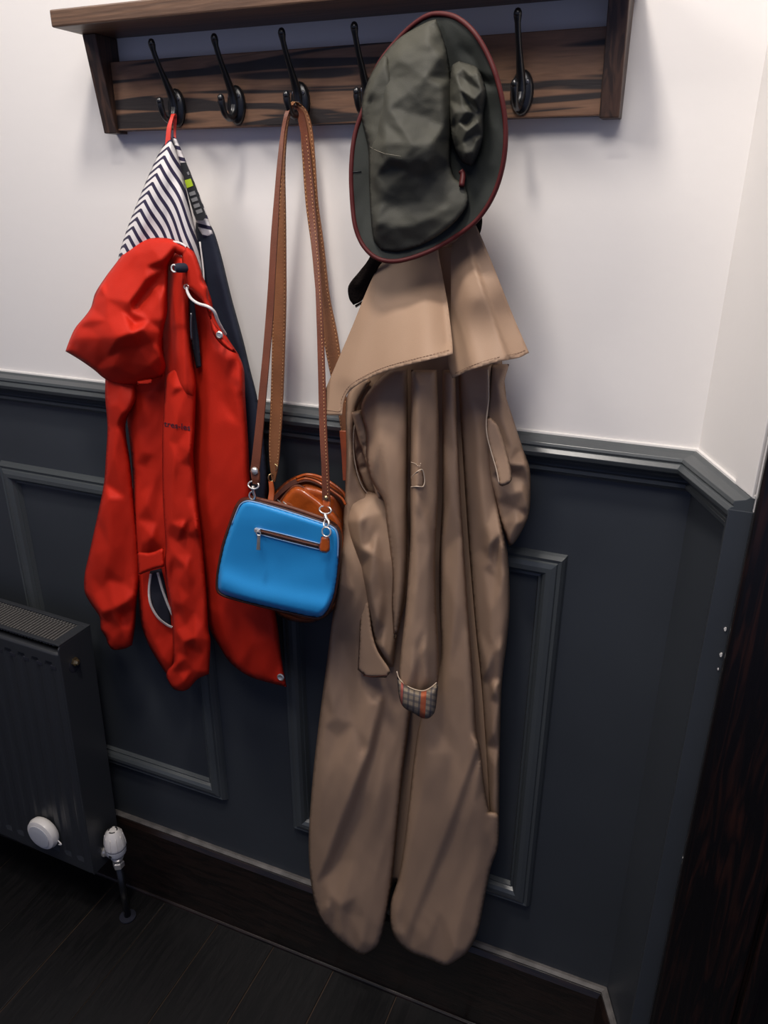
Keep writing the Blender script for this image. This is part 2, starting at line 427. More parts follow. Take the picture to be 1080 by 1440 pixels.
def wood(name, c1, c2, grain=(1.2, 9, 9), rough=0.5, warp=2.0, lo=0.42, hi=0.58, axis=0, wscale=6.0):
    m = bpy.data.materials.new(name); m.use_nodes = True; nt = m.node_tree; b = nt.nodes['Principled BSDF']
    tc = nt.nodes.new('ShaderNodeTexCoord'); mp = nt.nodes.new('ShaderNodeMapping')
    mp.inputs['Scale'].default_value = grain
    nt.links.new(tc.outputs['Object'], mp.inputs['Vector'])
    wv = nt.nodes.new('ShaderNodeTexNoise'); wv.inputs['Scale'].default_value = wscale; wv.inputs['Detail'].default_value = 2.0; wv.inputs['Distortion'].default_value = warp
    nt.links.new(mp.outputs['Vector'], wv.inputs['Vector'])
    r = nt.nodes.new('ShaderNodeValToRGB'); r.color_ramp.elements[0].color = (*c1, 1); r.color_ramp.elements[1].color = (*c2, 1)
    r.color_ramp.elements[0].position = lo; r.color_ramp.elements[1].position = hi
    nt.links.new(wv.outputs['Fac'], r.inputs['Fac'])
    n = nt.nodes.new('ShaderNodeTexNoise'); n.inputs['Scale'].default_value = 60; n.inputs['Detail'].default_value = 6
    mp2 = nt.nodes.new('ShaderNodeMapping'); s = [6, 6, 6]; s[axis] = 0.5; mp2.inputs['Scale'].default_value = s
    nt.links.new(tc.outputs['Object'], mp2.inputs['Vector']); nt.links.new(mp2.outputs['Vector'], n.inputs['Vector'])
    mx = nt.nodes.new('ShaderNodeMixRGB'); mx.blend_type = 'MULTIPLY'; mx.inputs['Fac'].default_value = 0.55
    nt.links.new(r.outputs['Color'], mx.inputs['Color1']); nt.links.new(n.outputs['Fac'], mx.inputs['Color2'])
    nt.links.new(mx.outputs['Color'], b.inputs['Base Color'])
    b.inputs['Roughness'].default_value = rough
    bp = nt.nodes.new('ShaderNodeBump'); bp.inputs['Strength'].default_value = 0.25; bp.inputs['Distance'].default_value = 0.001
    nt.links.new(n.outputs['Fac'], bp.inputs['Height']); nt.links.new(bp.outputs['Normal'], b.inputs['Normal'])
    return m
M['rack_wood'] = wood('stained_zebra_oak', (0.030, 0.020, 0.016), (0.30, 0.155, 0.085), (0.42, 7, 7), 0.5, warp=1.2, lo=0.45, hi=0.50, wscale=5.5)
M['rack_edge'] = wood('stained_oak_plain', (0.13, 0.070, 0.042), (0.19, 0.104, 0.062), (0.5, 14, 14), 0.45)
M['rack_side'] = wood('stained_oak_upright', (0.040, 0.022, 0.015), (0.095, 0.048, 0.030), (12, 12, 1.0), 0.5, axis=2)
M['floor'] = wood('black_stained_boards', (0.0045, 0.0045, 0.005), (0.0095, 0.0085, 0.009), (9, 1.0, 9), 0.38, axis=1)
M['joint'] = mat('floor_joint', (0.09, 0.055, 0.035), 0.8)
M['skirting'] = wood('dark_skirting_stain', (0.007, 0.004, 0.003), (0.020, 0.010, 0.007), (1, 8, 8), 0.35)
M['skirt_edge'] = mat('worn_skirting_edge', (0.11, 0.10, 0.095), 0.6, noise_amt=0.5, nscale=40)
M['door_wood'] = wood('dark_door_stain', (0.0045, 0.003, 0.003), (0.030, 0.010, 0.006), (14, 14, 0.8), 0.35, axis=2, lo=0.5, hi=0.75)

# ------------------------------------------------------------------ room
XC = 0.012                       # corner between the long wall and the splayed return
SP = Vector((0.0735, -0.150, 0))  # end of the return
XL = -3.2; ZD = CAMZ - 0.297     # top of the dado
bm = bmesh.new(); box(bm, (XL, 0.0, 0), (XC, 0.12, 2.7)); struct(finish('wall_back', bm, M['plaster']))
# painted lower wall: a thin skin of lining board below the rail
struct(boxo('wall_back_dado', (XL, -0.002, 0.0), (XC, 0.0, ZD - 0.02), M['panel_paint']))
def return_wall(name, z0, z1, off, m):
    n = Vector((-SP.y - 0, 0, 0)); d = (SP - Vector((XC, 0, 0))); d.normalize(); nrm = Vector((d.y, -d.x, 0))  # faces left/front
    a = Vector((XC, 0, 0)) + nrm * off; b = Vector((SP.x, SP.y, 0)) + nrm * off
    bm = bmesh.new(); pts = [a, b, Vector((SP.x + 0.30, SP.y, 0)), Vector((SP.x + 0.30, 0.12, 0)), Vector((XC, 0.12, 0))]
    lo = [bm.verts.new((p.x, p.y, z0)) for p in pts]; hi = [bm.verts.new((p.x, p.y, z1)) for p in pts]
    bm.faces.new(lo[::-1]); bm.faces.new(hi)
    for i in range(5): bm.faces.new((lo[i], lo[(i + 1) % 5], hi[(i + 1) % 5], hi[i]))
    return struct(finish(name, bm, m)), nrm, d
_, NR, DR = return_wall('wall_right', 0, 2.7, 0.0, M['plaster'])
def lining(name, z0, z1, m):
    bm = bmesh.new(); a = Vector((XC, -0.002, 0)); b = SP + NR * 0.002 + Vector((0, 0.001, 0))
    pts = [a, b, SP + Vector((0, .001, 0)), Vector((XC, 0, 0))]
    lo = [bm.verts.new((p.x, p.y, z0)) for p in pts]; hi = [bm.verts.new((p.x, p.y, z1)) for p in pts]
    n = len(pts); bm.faces.new(lo[::-1]); bm.faces.new(hi)
    for i in range(n): bm.faces.new((lo[i], lo[(i + 1) % n], hi[(i + 1) % n], hi[i]))
    return struct(finish(name, bm, m))
struct(boxo('trim_9', (SP.x - 0.0235, SP.y - 0.0015, 0.0), (SP.x + 0.0014, SP.y + 0.020, ZD - 0.016), M['panel_paint'], bevel=0.001))
bm = bmesh.new(); a = Vector((XC, 0, 0)).lerp(SP, 0.74); pts = [a, a + NR * 0.004, SP + NR * 0.004, SP]
lo = [bm.verts.new((p.x, p.y, ZD)) for p in pts]; hi = [bm.verts.new((p.x, p.y, 2.7)) for p in pts]
bm.faces.new(lo[::-1]); bm.faces.new(hi)
for i in range(4): bm.faces.new((lo[i], lo[(i + 1) % 4], hi[(i + 1) % 4], hi[i]))
struct(finish('trim_10', bm, M['plaster'], bevel=0.001))
lining('wall_right_dado', 0, ZD - 0.02, M['panel_paint'])
struct(boxo('wall_left', (XL - 0.1, -3.0, 0), (XL, 0.12, 2.72), M['plaster']))
struct(boxo('ceiling', (XL, -3.0, 2.72), (1.2, 0.12, 2.80), M['ceiling']))
# floor boards run away from the wall
fl = boxo('floor', (XL, -3.0, -0.05), (1.2, 0.10, -0.0035), M['joint']); struct(fl)
bw = 0.1417; k = 0; x = -1.084 - bw * 10
fm = None
while x < 1.1:
    lens = [(-3.0, 0.0)]
    o = boxo('plank', (x + 0.0009, -3.0, -0.0034), (x + bw - 0.0009, 0.0, random.choice((0.0, -0.0006, -0.0012))), M['floor'], fl, bevel=0.0012)
    x += bw
# skirting with a worn pale top edge
SKT = CAMZ - 1.285
prof = [(0, 0), (0.020, 0), (0.020, SKT - 0.012), (0.014, SKT - 0.004), (0.0, SKT)]
mi = (Vector((0, -1, 0)) + NR).normalized(); mi = mi / mi.dot(Vector((0, -1, 0)))
path = [((XL, 0, 0), (0, -1, 0)), ((XC, 0, 0), tuple(mi)), (tuple(SP + Vector((0, -0.001, 0))), (-0.80, 0, 0))]
bm = bmesh.new(); sweep(bm, path, prof); sk = struct(finish('baseboard_back', bm, M['skirting']))
bm = bmesh.new(); sweep(bm, path, [(0.002, SKT - 0.0005), (0.0125, SKT - 0.003), (0.0130, SKT - 0.0005), (0.007, SKT + 0.002), (0.002, SKT + 0.002)])
struct(finish('trim_1', bm, M['skirt_edge']))
# quadrant bead where skirting meets floor
bm = bmesh.new(); sweep(bm, path, [(0.018, 0), (0.025, 0), (0.024, 0.003), (0.0215, 0.005), (0.018, 0.006)]); struct(finish('trim_2', bm, M['skirting']))
# dado rail
Z = ZD
rail = [(0.0, Z), (0.006, Z), (0.010, Z - 0.003), (0.024, Z - 0.006), (0.026, Z - 0.010), (0.024, Z - 0.0125), (0.027, Z - 0.0135), (0.031, Z - 0.018), (0.029, Z - 0.024), (0.023, Z - 0.028),
        (0.015, Z - 0.032), (0.010, Z - 0.038), (0.009, Z - 0.041), (0.013, Z - 0.043), (0.013, Z - 0.048), (0.009, Z - 0.050), (0.006, Z - 0.054), (0.0, Z - 0.056)]
bm = bmesh.new(); sweep(bm, path, rail)
struct(finish('trim_3', bm, M['panel_paint_lit'], bevel=0.0006))
bm = bmesh.new(); sweep(bm, path, [(0, Z - 0.001), (0.004, Z), (0.0035, Z + 0.0022), (0, Z + 0.003)]); struct(finish('trim_4', bm, M['caulk']))
# picture-frame mouldings: mitred rectangles
def frame(name, x0, x1, z0, z1, wd=0.040, dp=0.016):
    pf = [(0.0, 0.0), (0.006, 0.002), (0.012, 0.006), (0.0105, 0.011), (0.0135, 0.0125), (dp, 0.019), (dp, 0.026), (0.012, 0.031), (0.006, 0.034), (0.0075, 0.037), (0.0, wd)]
    bm = bmesh.new(); cs = [(x0, z0, 1, 1), (x1, z0, -1, 1), (x1, z1, -1, -1), (x0, z1, 1, -1)]; rings = []
    for cx, cz, sx, sz in cs:
        rings.append([bm.verts.new((cx + sx * b, -0.002 - a, cz + sz * b)) for a, b in pf])
    n = len(pf)
    for i in range(4):
        A = rings[i]; B = rings[(i + 1) % 4]
        for j in range(n - 1): bm.faces.new((A[j], A[j + 1], B[j + 1], B[j]))
        bm.faces.new((A[-1], A[0], B[0], B[-1]))
    return struct(finish(name, bm, M['panel_paint_lit']))
frame('trim_5', -1.210, -0.757, CAMZ - 1.140, CAMZ - 0.473)
frame('trim_6', -0.605, -0.134, CAMZ - 1.150, CAMZ - 0.470)
frame('trim_7', -1.815, -1.362, CAMZ - 1.140, CAMZ - 0.473)

# door lining on the right, dark stained wood
dp0 = boxo('door_1', (SP.x + 0.0010, -0.175, 0.0), (SP.x + 0.10, -0.1525, 2.6), M['door_wood'], bevel=0.004); struct(dp0)
boxo('door_leaf', (SP.x + 0.1005, -0.168, 0.0), (SP.x + 0.30, -0.1525, 2.08), M['door_wood'], dp0, bevel=0.002)
bm = bmesh.new(); sweep(bm, [((SP.x + 0.105, -0.1685, 0.0), (0, -1, 0)), ((SP.x + 0.105, -0.1685, 2.08), (0, -1, 0))], [(0, 0), (0.012, 0), (0.012, 0.012), (0.0, 0.020)], up=Vector((1, 0, 0)))
finish('door_stop', bm, M['door_wood'], dp0)
# chipped paint spots on the corner
bm = bmesh.new()
for (px_, py_, s_) in ((1020, 884, 1.6), (1014, 920, 1.8), (1010, 940, .9), (962, 1206, 2.0), (961, 1214, 1.1), (947, 1298, .8)):
    c = at(px_, py_, 0.1508); s = s_ * 0.0009
    vv = [bm.verts.new((c.x + s * math.cos(a) * (0.8 + 0.3 * (i % 2)), -0.1530, c.z + s * 1.8 * math.sin(a))) for i, a in enumerate([0, 1, 2, 3, 4, 5])]
    bm.faces.new(vv)
    vb = [bm.verts.new((v.co.x, -0.150, v.co.z)) for v in vv]
    for i in range(6): bm.faces.new((vv[i], vv[(i + 1) % 6], vb[(i + 1) % 6], vb[i]))
o = finish('trim_8', bm, M['caulk']); struct(o)

# ------------------------------------------------------------------ coat rack
RZ = CAMZ
rack = thing('coat_rack', 'dark stained wooden wall rack with shelf and six black hooks', 'coat rack', (-0.486, 0, RZ + 0.08))
boxo('back_board', (-0.8235, -0.021, RZ + 0.0825), (-0.148, -0.0005, RZ + 0.168), M['rack_wood'], rack, bevel=0.0012)
boxo('shelf', (-0.850, -0.095, RZ + 0.199), (-0.122, -0.0005, RZ + 0.219), M['rack_edge'], rack, bevel=0.002)
for x0, x1 in ((-0.8455, -0.8235), (-0.148, -0.1265)):
    bm = bmesh.new(); pf = [(-0.0005, RZ + 0.079), (-0.025, RZ + 0.079), (-0.045, RZ + 0.199), (-0.0005, RZ + 0.199)]
    a = [bm.verts.new((x0, y, z)) for y, z in pf]; b = [bm.verts.new((x1, y, z)) for y, z in pf]
    bm.faces.new(a); bm.faces.new(b[::-1])
    for i in range(4): bm.faces.new((a[i], a[(i + 1) % 4], b[(i + 1) % 4], b[i]))
    finish('bracket', bm, M['rack_side'], rack, bevel=0.0012)
HX = [-0.717 + 0.0958 * i for i in range(6)]
def hook_meshes():
    z = RZ + 0.108
    bm = bmesh.new()
    # plate: domed oval
    n = 20; rings = []
    for s, y in ((1.0, 0.0), (1.0, 0.003), (0.88, 0.0055), (0.6, 0.0075), (0.0, 0.0085)):
        rings.append([bm.verts.new((0.0135 * max(s, .01) * math.cos(2 * math.pi * k / n), -0.021 - y, z + 0.0235 * max(s, .01) * math.sin(2 * math.pi * k / n))) for k in range(n)])
    for A, B in zip(rings[:-1], rings[1:]):
        for k in range(n): bm.faces.new((A[k], A[(k + 1) % n], B[(k + 1) % n], B[k]))
    bm.faces.new(rings[-1]); bm.faces.new(rings[0][::-1])
    up = cr([(0, -0.026, z - 0.004), (0, -0.031, z + 0.012), (0, -0.041, z + 0.028), (0, -0.053, z + 0.046), (0, -0.0615, z + 0.062), (0, -0.064, z + 0.071)], 6)
    rad = np.interp(np.linspace(0, 1, len(up)), [0, .25, .55, .8, .93, 1], [.0068, .0052, .0034, .0034, .0046, .0036])
    tube(bm, up, 0.003, 10, radii=rad)
    lathe(bm, [(0.0005, 0.0046), (0.0026, 0.0038), (0.0041, 0.0012), (0.0046, -0.001), (0.004, -0.004)], (0, -0.064, z + 0.071), (0, 0, 1), 12)
    lo = cr([(0, -0.026, z + 0.004), (0, -0.031, z - 0.010), (0, -0.040, z - 0.0165), (0, -0.051, z - 0.0135), (0, -0.057, z - 0.003), (0, -0.0585, z + 0.006)], 6)
    rad = np.interp(np.linspace(0, 1, len(lo)), [0, .25, .6, .9, 1], [.0066, .0052, .0038, .0046, .0036])
    tube(bm, lo, 0.003, 10, radii=rad)
    lathe(bm, [(0.0005, 0.0044), (0.0028, 0.0034), (0.0042, 0.001), (0.0046, -0.001), (0.004, -0.004)], (0, -0.0585, z + 0.0055), (0, 0, 1), 12)
    return bm, z
bmh, hz = hook_meshes()
h0 = finish('hook', bmh, M['black_metal'], None, True)
bm = bmesh.new(); lathe(bm, [(0.0028, 0), (0.0028, 0.001), (0.002, 0.0016), (0.0004, 0.0014)], (0.0065, -0.0275, hz + 0.010), (0, -1, 0), 12); lathe(bm, [(0.0028, 0), (0.0028, 0.001), (0.002, 0.0016), (0.0004, 0.0014)], (-0.0065, -0.0275, hz + 0.010), (0, -1, 0), 12)
s0 = finish('screw', bm, M['screw'], None, True)
for i, hx in enumerate(HX):
    a = h0 if i == 0 else h0.copy(); b = s0 if i == 0 else s0.copy()
    if i: C.objects.link(a); C.objects.link(b)
    a.parent = rack; a.location = Vector((hx, 0, 0)) - rack.location; b.parent = a; b.location = (0, 0, 0)

# ------------------------------------------------------------------ radiator
X1, Y0, Y1, Z0, Z1 = -1.003, -0.050, -0.132, 0.150, 0.728
rad = thing('radiator', 'anthracite grey double panel radiator with slotted top grille', 'radiator', (-1.3, -0.09, Z0))
XR0 = -1.72
# front pressed panel with vertical channels
bm = bmesh.new(); prof = []
x = XR0 + 0.03
xs = [(XR0, 0.0), (XR0 + 0.02, 0.0)]
p_ = 0.0333; xx = X1 - 0.030
chs = []
while xx > XR0 + 0.04:
    chs.append(xx); xx -= p_
for c in reversed(chs):
    xs += [(c - 0.0095, 0.0), (c - 0.006, 0.0035), (c + 0.006, 0.0035), (c + 0.0095, 0.0)]
xs += [(X1 - 0.014, 0.0), (X1 - 0.006, 0.001), (X1 - 0.002, 0.004)]
zs = [(Z1 - 0.018, 0.004, 0), (Z1 - 0.022, 0.0, 0), (Z1 - 0.040, 0.0, 0), (Z1 - 0.050, 0.0, 1), (Z0 + 0.045, 0.0, 1), (Z0 + 0.035, 0.0, 0), (Z0 + 0.012, 0.0, 0), (Z0 + 0.004, 0.004, 0)]
grid = [[bm.verts.new((x, Y1 + e + (d if on else (d if x > X1 - 0.01 else 0)), z)) for x, d in xs] for z, e, on in zs]
for r0, r1 in zip(grid[:-1], grid[1:]):
    for i in range(len(xs) - 1): bm.faces.new((r0[i], r1[i], r1[i + 1], r0[i + 1]))
ret = bmesh.ops.extrude_face_region(bm, geom=list(bm.faces))
bmesh.ops.translate(bm, verts=[v for v in ret['geom'] if isinstance(v, bmesh.types.BMVert)], vec=(0, 0.012, 0))
finish('front_panel', bm, M['radiator'], rad, bevel=0.0015)
boxo('rear_panel', (XR0, Y0 - 0.012, Z0), (X1 - 0.004, Y0, Z1 - 0.012), M['radiator'], rad, bevel=0.003)
bm = bmesh.new(); xq = X1
pts = [(Y1 + 0.003, Z0 + 0.004), (Y1 + 0.001, Z0 + 0.012), (Y1 + 0.001, Z1 - 0.010), (Y1 + 0.006, Z1 - 0.003), (Y0 + 0.002, Z1 - 0.003), (Y0 + 0.002, Z0 + 0.004)]
a = [bm.verts.new((X1 - 0.0035, y, z)) for y, z in pts]; b = [bm.verts.new((X1, y, z)) for y, z in pts]
bm.faces.new(a); bm.faces.new(b[::-1])
for i in range(6): bm.faces.new((a[i], a[(i + 1) % 6], b[(i + 1) % 6], b[i]))
sp = finish('side_panel', bm, M['radiator'], rad, bevel=0.002)
# top grille frame, slats as one set
bm = bmesh.new()
box(bm, (XR0, Y1 + 0.004, Z1 - 0.004), (X1, Y1 + 0.013, Z1)); box(bm, (XR0, Y0 - 0.007, Z1 - 0.004), (X1, Y0 + 0.002, Z1))
box(bm, (X1 - 0.020, Y1 + 0.0131, Z1 - 0.004), (X1, Y0 - 0.0071, Z1))
finish('grille_frame', bm, M['radiator'], rad, bevel=0.0008)
bm = bmesh.new(); x = X1 - 0.026
while x > XR0 + 0.01:
    box(bm, (x - 0.0018, Y1 + 0.0135, Z1 - 0.014), (x + 0.0018, Y0 - 0.014, Z1 - 0.003)); x -= 0.0075
o = finish('grille_slats', bm, M['radiator_fin'], rad); o['kind'] = 'stuff'
bm = bmesh.new(); x = X1 - 0.022
while x > XR0 + 0.01:
    box(bm, (x - 0.0028, Y0 - 0.0135, Z1 - 0.006), (x + 0.0012, Y0 - 0.0075, Z1 - 0.0025)); x -= 0.0075
o = finish('grille_teeth', bm, M['radiator_fin'], rad); o['kind'] = 'stuff'
bm = bmesh.new(); x = X1 - 0.03
while x > XR0 + 0.01:
    box(bm, (x - 0.0006, Y1 + 0.02, Z0 + 0.03), (x + 0.0006, Y0 - 0.02, Z1 - 0.03)); x -= 0.012
o = finish('convector_fins', bm, M['radiator'], rad); o['kind'] = 'stuff'
# slots near the top of the front: dark pressed ticks
bm = bmesh.new()
for c in chs:
    box(bm, (c + 0.0045, Y1 - 0.0006, Z1 - 0.055), (c + 0.0185, Y1 + 0.003, Z1 - 0.048))
o = finish('pressed_ticks', bm, M['pocket_dark'], rad)
c = Vector((X1, (Y0 + Y1) / 2 - 0.008, Z1 - 0.052))
latheo('vent_recess', [(0.0145, 0), (0.0145, 0.0008), (0.012, 0.0010)], c - Vector((0, 0, 0.007)), (1, 0, 0), M['pocket_dark'], rad)
latheo('bleed_valve', [(0.0085, 0), (0.0085, 0.005), (0.006, 0.006), (0.005, 0.010), (0.0035, 0.011)], c, (1, 0, 0), M['brass'], rad, n=6, label='brass bleed valve', smooth=False)
rad.rotation_euler = (0, math.radians(2.0), 0)
rad.location.x -= 0.0215
rad.location.z += 0.0105

# thermostatic valve beside the radiator
VC = at(163, 1193, 0.088)
valve = thing('radiator_valve', 'white capped thermostatic valve on chrome body beside radiator foot', 'valve', (VC.x, VC.y, 0.0))
zc = VC.z
latheo('cap', [(0.0155, 0.0), (0.0168, 0.002), (0.0172, 0.006), (0.0160, 0.024), (0.0130, 0.040), (0.0085, 0.0465), (0.003, 0.048)], (VC.x, VC.y, zc + 0.004), (0, 0, 1), M['white_plastic'], valve, n=32)
for k in range(10):
    a = 2 * math.pi * k / 10
    if k % 1 == 0:
        pts = [(VC.x + r * math.cos(a), VC.y + r * math.sin(a), zc + 0.004 + h) for r, h in ((0.0175, 0.004), (0.0166, 0.021), (0.0140, 0.037))]
        tubeo('rib', pts, 0.0005, M['white_plastic'], valve, n=5, sm=3)
bm = bmesh.new()
for a0 in (0.3, 2.4, 4.5):
    tube(bm, [(VC.x + 0.0068 * math.cos(a0 + q), VC.y + 0.0068 * math.sin(a0 + q), zc + 0.0510) for q in np.linspace(0, 1.4, 7)], 0.0012, 5)
finish('cap_slots', bm, M['label_black'], valve, True, label='dark curved slots on the cap')
latheo('collar', [(0.012, -0.012), (0.0155, -0.010), (0.0165, -0.004), (0.0165, 0.003)], (VC.x, VC.y, zc), (0, 0, 1), M['grey_plastic'], valve, n=24)
latheo('indicator', [(0.0032, 0), (0.0032, 0.001), (0.0005, 0.0012)], (VC.x + 0.002, VC.y - 0.0163, zc - 0.003), (0, -1, 0), M['label_black'], valve, n=12)
latheo('body', [(0.009, -0.030), (0.0105, -0.024), (0.0085, -0.022), (0.0085, -0.016), (0.012, -0.014), (0.012, -0.011)], (VC.x, VC.y, zc), (0, 0, 1), M['chrome'], valve, n=20)
latheo('inlet', [(0.008, 0.0), (0.010, 0.004), (0.010, 0.012), (0.0125, 0.014), (0.0125, 0.0195), (0.007, 0.020)], (VC.x - 0.006, VC.y, zc - 0.016), (-1, 0, 0), M['chrome'], valve, n=16)
latheo('pipe_nut', [(0.007, -0.052), (0.0095, -0.050), (0.0095, -0.038), (0.007, -0.036)], (VC.x, VC.y, zc), (0, 0, 1), M['chrome'], valve, n=6, smooth=False)
tubeo('pipe', [(VC.x, VC.y, 0.001), (VC.x, VC.y, zc - 0.03)], 0.0058, M['black_metal'], valve, n=12, sm=0)
latheo('floor_collar', [(0.014, 0.0005), (0.014, 0.003), (0.008, 0.005)], (VC.x, VC.y, 0), (0, 0, 1), M['pocket_dark'], valve, n=20)

valve.scale = (1.28, 1.28, 1.0)
for o_ in valve.children:
    pass
# white disc on the radiator front
DC = at(58, 1174, 0.150)
disc = thing('round_disc', 'round white plastic disc stuck low on the radiator front', 'disc', (DC.x, -0.133, DC.z))
latheo('case', [(0.020, 0.0), (0.0225, 0.003), (0.0235, 0.010), (0.0215, 0.017), (0.017, 0.0195)], (DC.x, -0.1335, DC.z), (0, -1, 0), M['white_plastic'], disc, n=40)
latheo('face', [(0.0168, 0.0), (0.0168, 0.0012), (0.015, 0.0018), (0.002, 0.0018)], (DC.x, -0.153, DC.z), (0, -1, 0), M['grey_plastic'], disc, n=32)
disc.scale = (1.6, 1.15, 1.6)
tubeo('tab', [(DC.x + 0.021, -0.140, DC.z - 0.006), (DC.x + 0.027, -0.141, DC.z - 0.010), (DC.x + 0.022, -0.1405, DC.z - 0.013)], 0.0012, M['white_plastic'], disc, n=6)

# ================================================================== trench coat
HK = [Vector((x, -0.050, RZ + 0.094)) for x in HX]
coat = thing('trench_coat', 'long beige caped trench coat hanging below the green waxed hat', 'coat', (HX[4], -0.06, 0.13))
BG = M['beige']
# back of the coat, seen in the dark slits between the front folds
core = Cloth([(500, 535), (560, 440), (640, 300), (668, 312), (700, 470), (712, 560), (716, 640), (706, 760), (708, 880), (700, 1000), (697, 1150), (680, 1220), (655, 1300), (600, 1290), (556, 1240), (520, 1290), (470, 1270), (448, 1200), (450, 1080), (466, 940), (486, 780), (496, 640)],
             [(600, 300, .040), (600, 700, .032), (600, 1200, .031)], T=0.006, r=10, step=7, rg=0, wr=0)
core.build('inner_back', BG, coat)
# left skirt
lob1 = Cloth([(512, 528), (490, 552), (486, 580), (487, 640), (485, 700), (478, 780), (466, 880), (453, 980), (441, 1080), (434, 1180), (437, 1240), (448, 1285), (470, 1315), (500, 1339), (512, 1343), (531, 1330), (541, 1300), (551, 1240), (560, 1150), (567, 1080), (577, 1000), (577, 940), (577, 850), (577, 760), (562, 708), (530, 706), (511, 686), (500, 652), (498, 612), (503, 572), (522, 536)],
             [(500, 600, .050), (560, 700, .052), (480, 900, .052), (570, 900, .050), (440, 1180, .050), (555, 1200, .050), (510, 1340, .060), (500, 1100, .060), (487, 650, .075), (477, 780, .095), (465, 880, .082), (500, 760, .060)], T=0.030, r=11, seed=1, wr=0.0022, wscale=(0.035, 0.006),
             rg=0.0009, pts=[(492,640,9),(500,760,14),(475,820,15),(486,860,9),(484,905,6),(500,830,14),(503,900,21),(500,960,24),(540,860,10),(560,900,8),(460,960,16),(480,950,14),(520,990,30),(538,975,13),(560,1000,6),(470,1010,24),(498,1018,25),(455,1020,16),(476,1036,17),(510,1056,20),(480,1068,25),(505,1080,28),(453,1100,20),(480,1130,29),(445,1180,16),(540,1060,12),(556,1040,5),(532,1120,16),(548,1120,7),(520,1170,14),(540,1190,10),(500,1210,16),(525,1240,13),(462,1258,17),(478,1274,25),(462,1274,22),(500,1262,18),(470,1287,8),(490,1286,10),(515,1290,14),(480,1312,13),(508,1325,13),(530,1300,7)], chains=[[(537, 985, 22), (520, 1045, 28), (497, 1110, 31), (475, 1165, 29), (458, 1210, 23), (443, 1240, 8)], [(548, 955, 8), (542, 1005, 8), (529, 1050, 8), (510, 1112, 9), (491, 1167, 10), (471, 1212, 8), (453, 1238, 6)]], ay=.4, pr=4.5)
lob1.build('skirt_panel', BG, coat)
# right skirt
lob3 = Cloth([(645, 515), (692, 512), (691, 600), (700, 700), (714, 780), (717, 850), (713, 900), (706, 960), (703, 1050), (702, 1143), (700, 1190), (690, 1200), (686, 1130), (682, 1050), (676, 960), (668, 880), (660, 780), (652, 660), (646, 560)],
             [(650, 520, .048), (690, 520, .050), (700, 800, .046), (660, 800, .040), (700, 1050, .040), (684, 1100, .036), (695, 920, .042)], T=0.030, r=14, seed=31, wr=0.0012, wscale=(0.03, 0.006), step=3,
             rg=0.0009, pts=[(660,560,8),(670,600,14),(682,580,5),(690,560,9),(676,680,18),(690,680,7),(665,700,9),(684,740,18),(672,745,9),(704,750,20),(690,765,25),(708,765,25),(678,772,7),(695,777,5),(690,790,14),(708,800,16),(680,800,10),(696,812,7),(705,830,14),(690,860,18),(675,860,7),(705,890,14),(694,915,19),(704,912,21),(686,940,21),(690,956,6),(706,955,7),(694,970,21),(708,967,18),(690,986,7),(704,986,7),(694,1030,14),(698,1080,12),(691,1100,6),(696,1135,9)], ay=.45, pr=4.0)
lob3.build('side_panel', BG, coat)
lob2 = Cloth([(622, 520), (622, 620), (622, 700), (618, 780), (618, 850), (620, 920), (612, 960), (592, 1010), (583, 1060), (575, 1130), (568, 1190), (560, 1235), (549, 1270), (549, 1300), (556, 1320), (575, 1338), (605, 1350), (626, 1358), (640, 1352), (658, 1338), (672, 1310), (682, 1262), (690, 1222), (700, 1192), (702, 1160), (701, 1143), (688, 1141), (682, 1110), (676, 1055), (670, 1031), (667, 975), (659, 870), (651, 750), (645, 640), (640, 520)],
             [(620, 520, .066), (640, 800, .068), (590, 1030, .064), (665, 1000, .070), (560, 1270, .055), (626, 1358, .070), (690, 1180, .055), (640, 1150, .070)], T=0.026, r=8, seed=2, wr=0.0014, wscale=(0.03, 0.006),
             rg=0.0009, pts=[(632,560,8),(634,700,10),(640,850,12),(630,950,14),(605,1010,6),(655,960,10),(600,1060,16),(640,1060,16),(664,1030,10),(588,1130,14),(612,1130,17),(679,1060,10),(668,1130,12),(688,1132,12),(680,1165,10),(655,1160,12),(640,1220,13),(670,1220,11),(620,1280,12),(650,1290,11),(600,1320,11),(640,1335,11),(575,1200,14),(566,1260,12),(560,1285,14),(562,1296,8),(560,1312,12)], chains=[[(672, 1045, 17), (650, 1108, 19), (628, 1172, 19), (602, 1235, 18), (578, 1295, 16), (568, 1318, 10)], [(678, 1062, 10), (656, 1113, 11), (634, 1177, 11), (609, 1241, 11), (585, 1300, 10)]], ay=.35, pr=4.5)
lob2.build('skirt_panel', BG, coat)
# right arm, folded back behind
rsl = Cloth([(690, 512), (716, 512), (709, 545), (722, 590), (735, 630), (745, 660), (746, 700), (743, 726), (732, 750), (722, 765), (716, 768), (704, 735), (697, 705), (688, 670), (683, 600)],
            [(700, 520, .045), (740, 700, .045), (700, 700, .055), (720, 765, .05)], T=0.034, r=18, seed=3, step=3,
            rg=0.0009, pts=[(700,540,8),(708,590,14),(722,630,18),(740,655,20),(716,652,22),(722,668,3),(736,674,7),(744,664,16),(704,700,7),(715,695,14),(735,690,16),(742,715,11),(725,715,5),(728,735,16),(712,745,5),(738,735,7),(718,755,9),(697,620,6)], ay=.9, pr=3.5)
rsl.build('sleeve', BG, coat)
tabp = Cloth([(685, 583), (700, 598), (714, 640), (720, 672), (716, 680), (706, 684), (702, 682), (698, 662), (690, 635), (684, 610)], [(690, 590, .080), (710, 680, .092), (716, 640, .084)], T=0.004, r=4, step=3, wr=0.0004)
tabp.build('storm_strap', BG, coat)
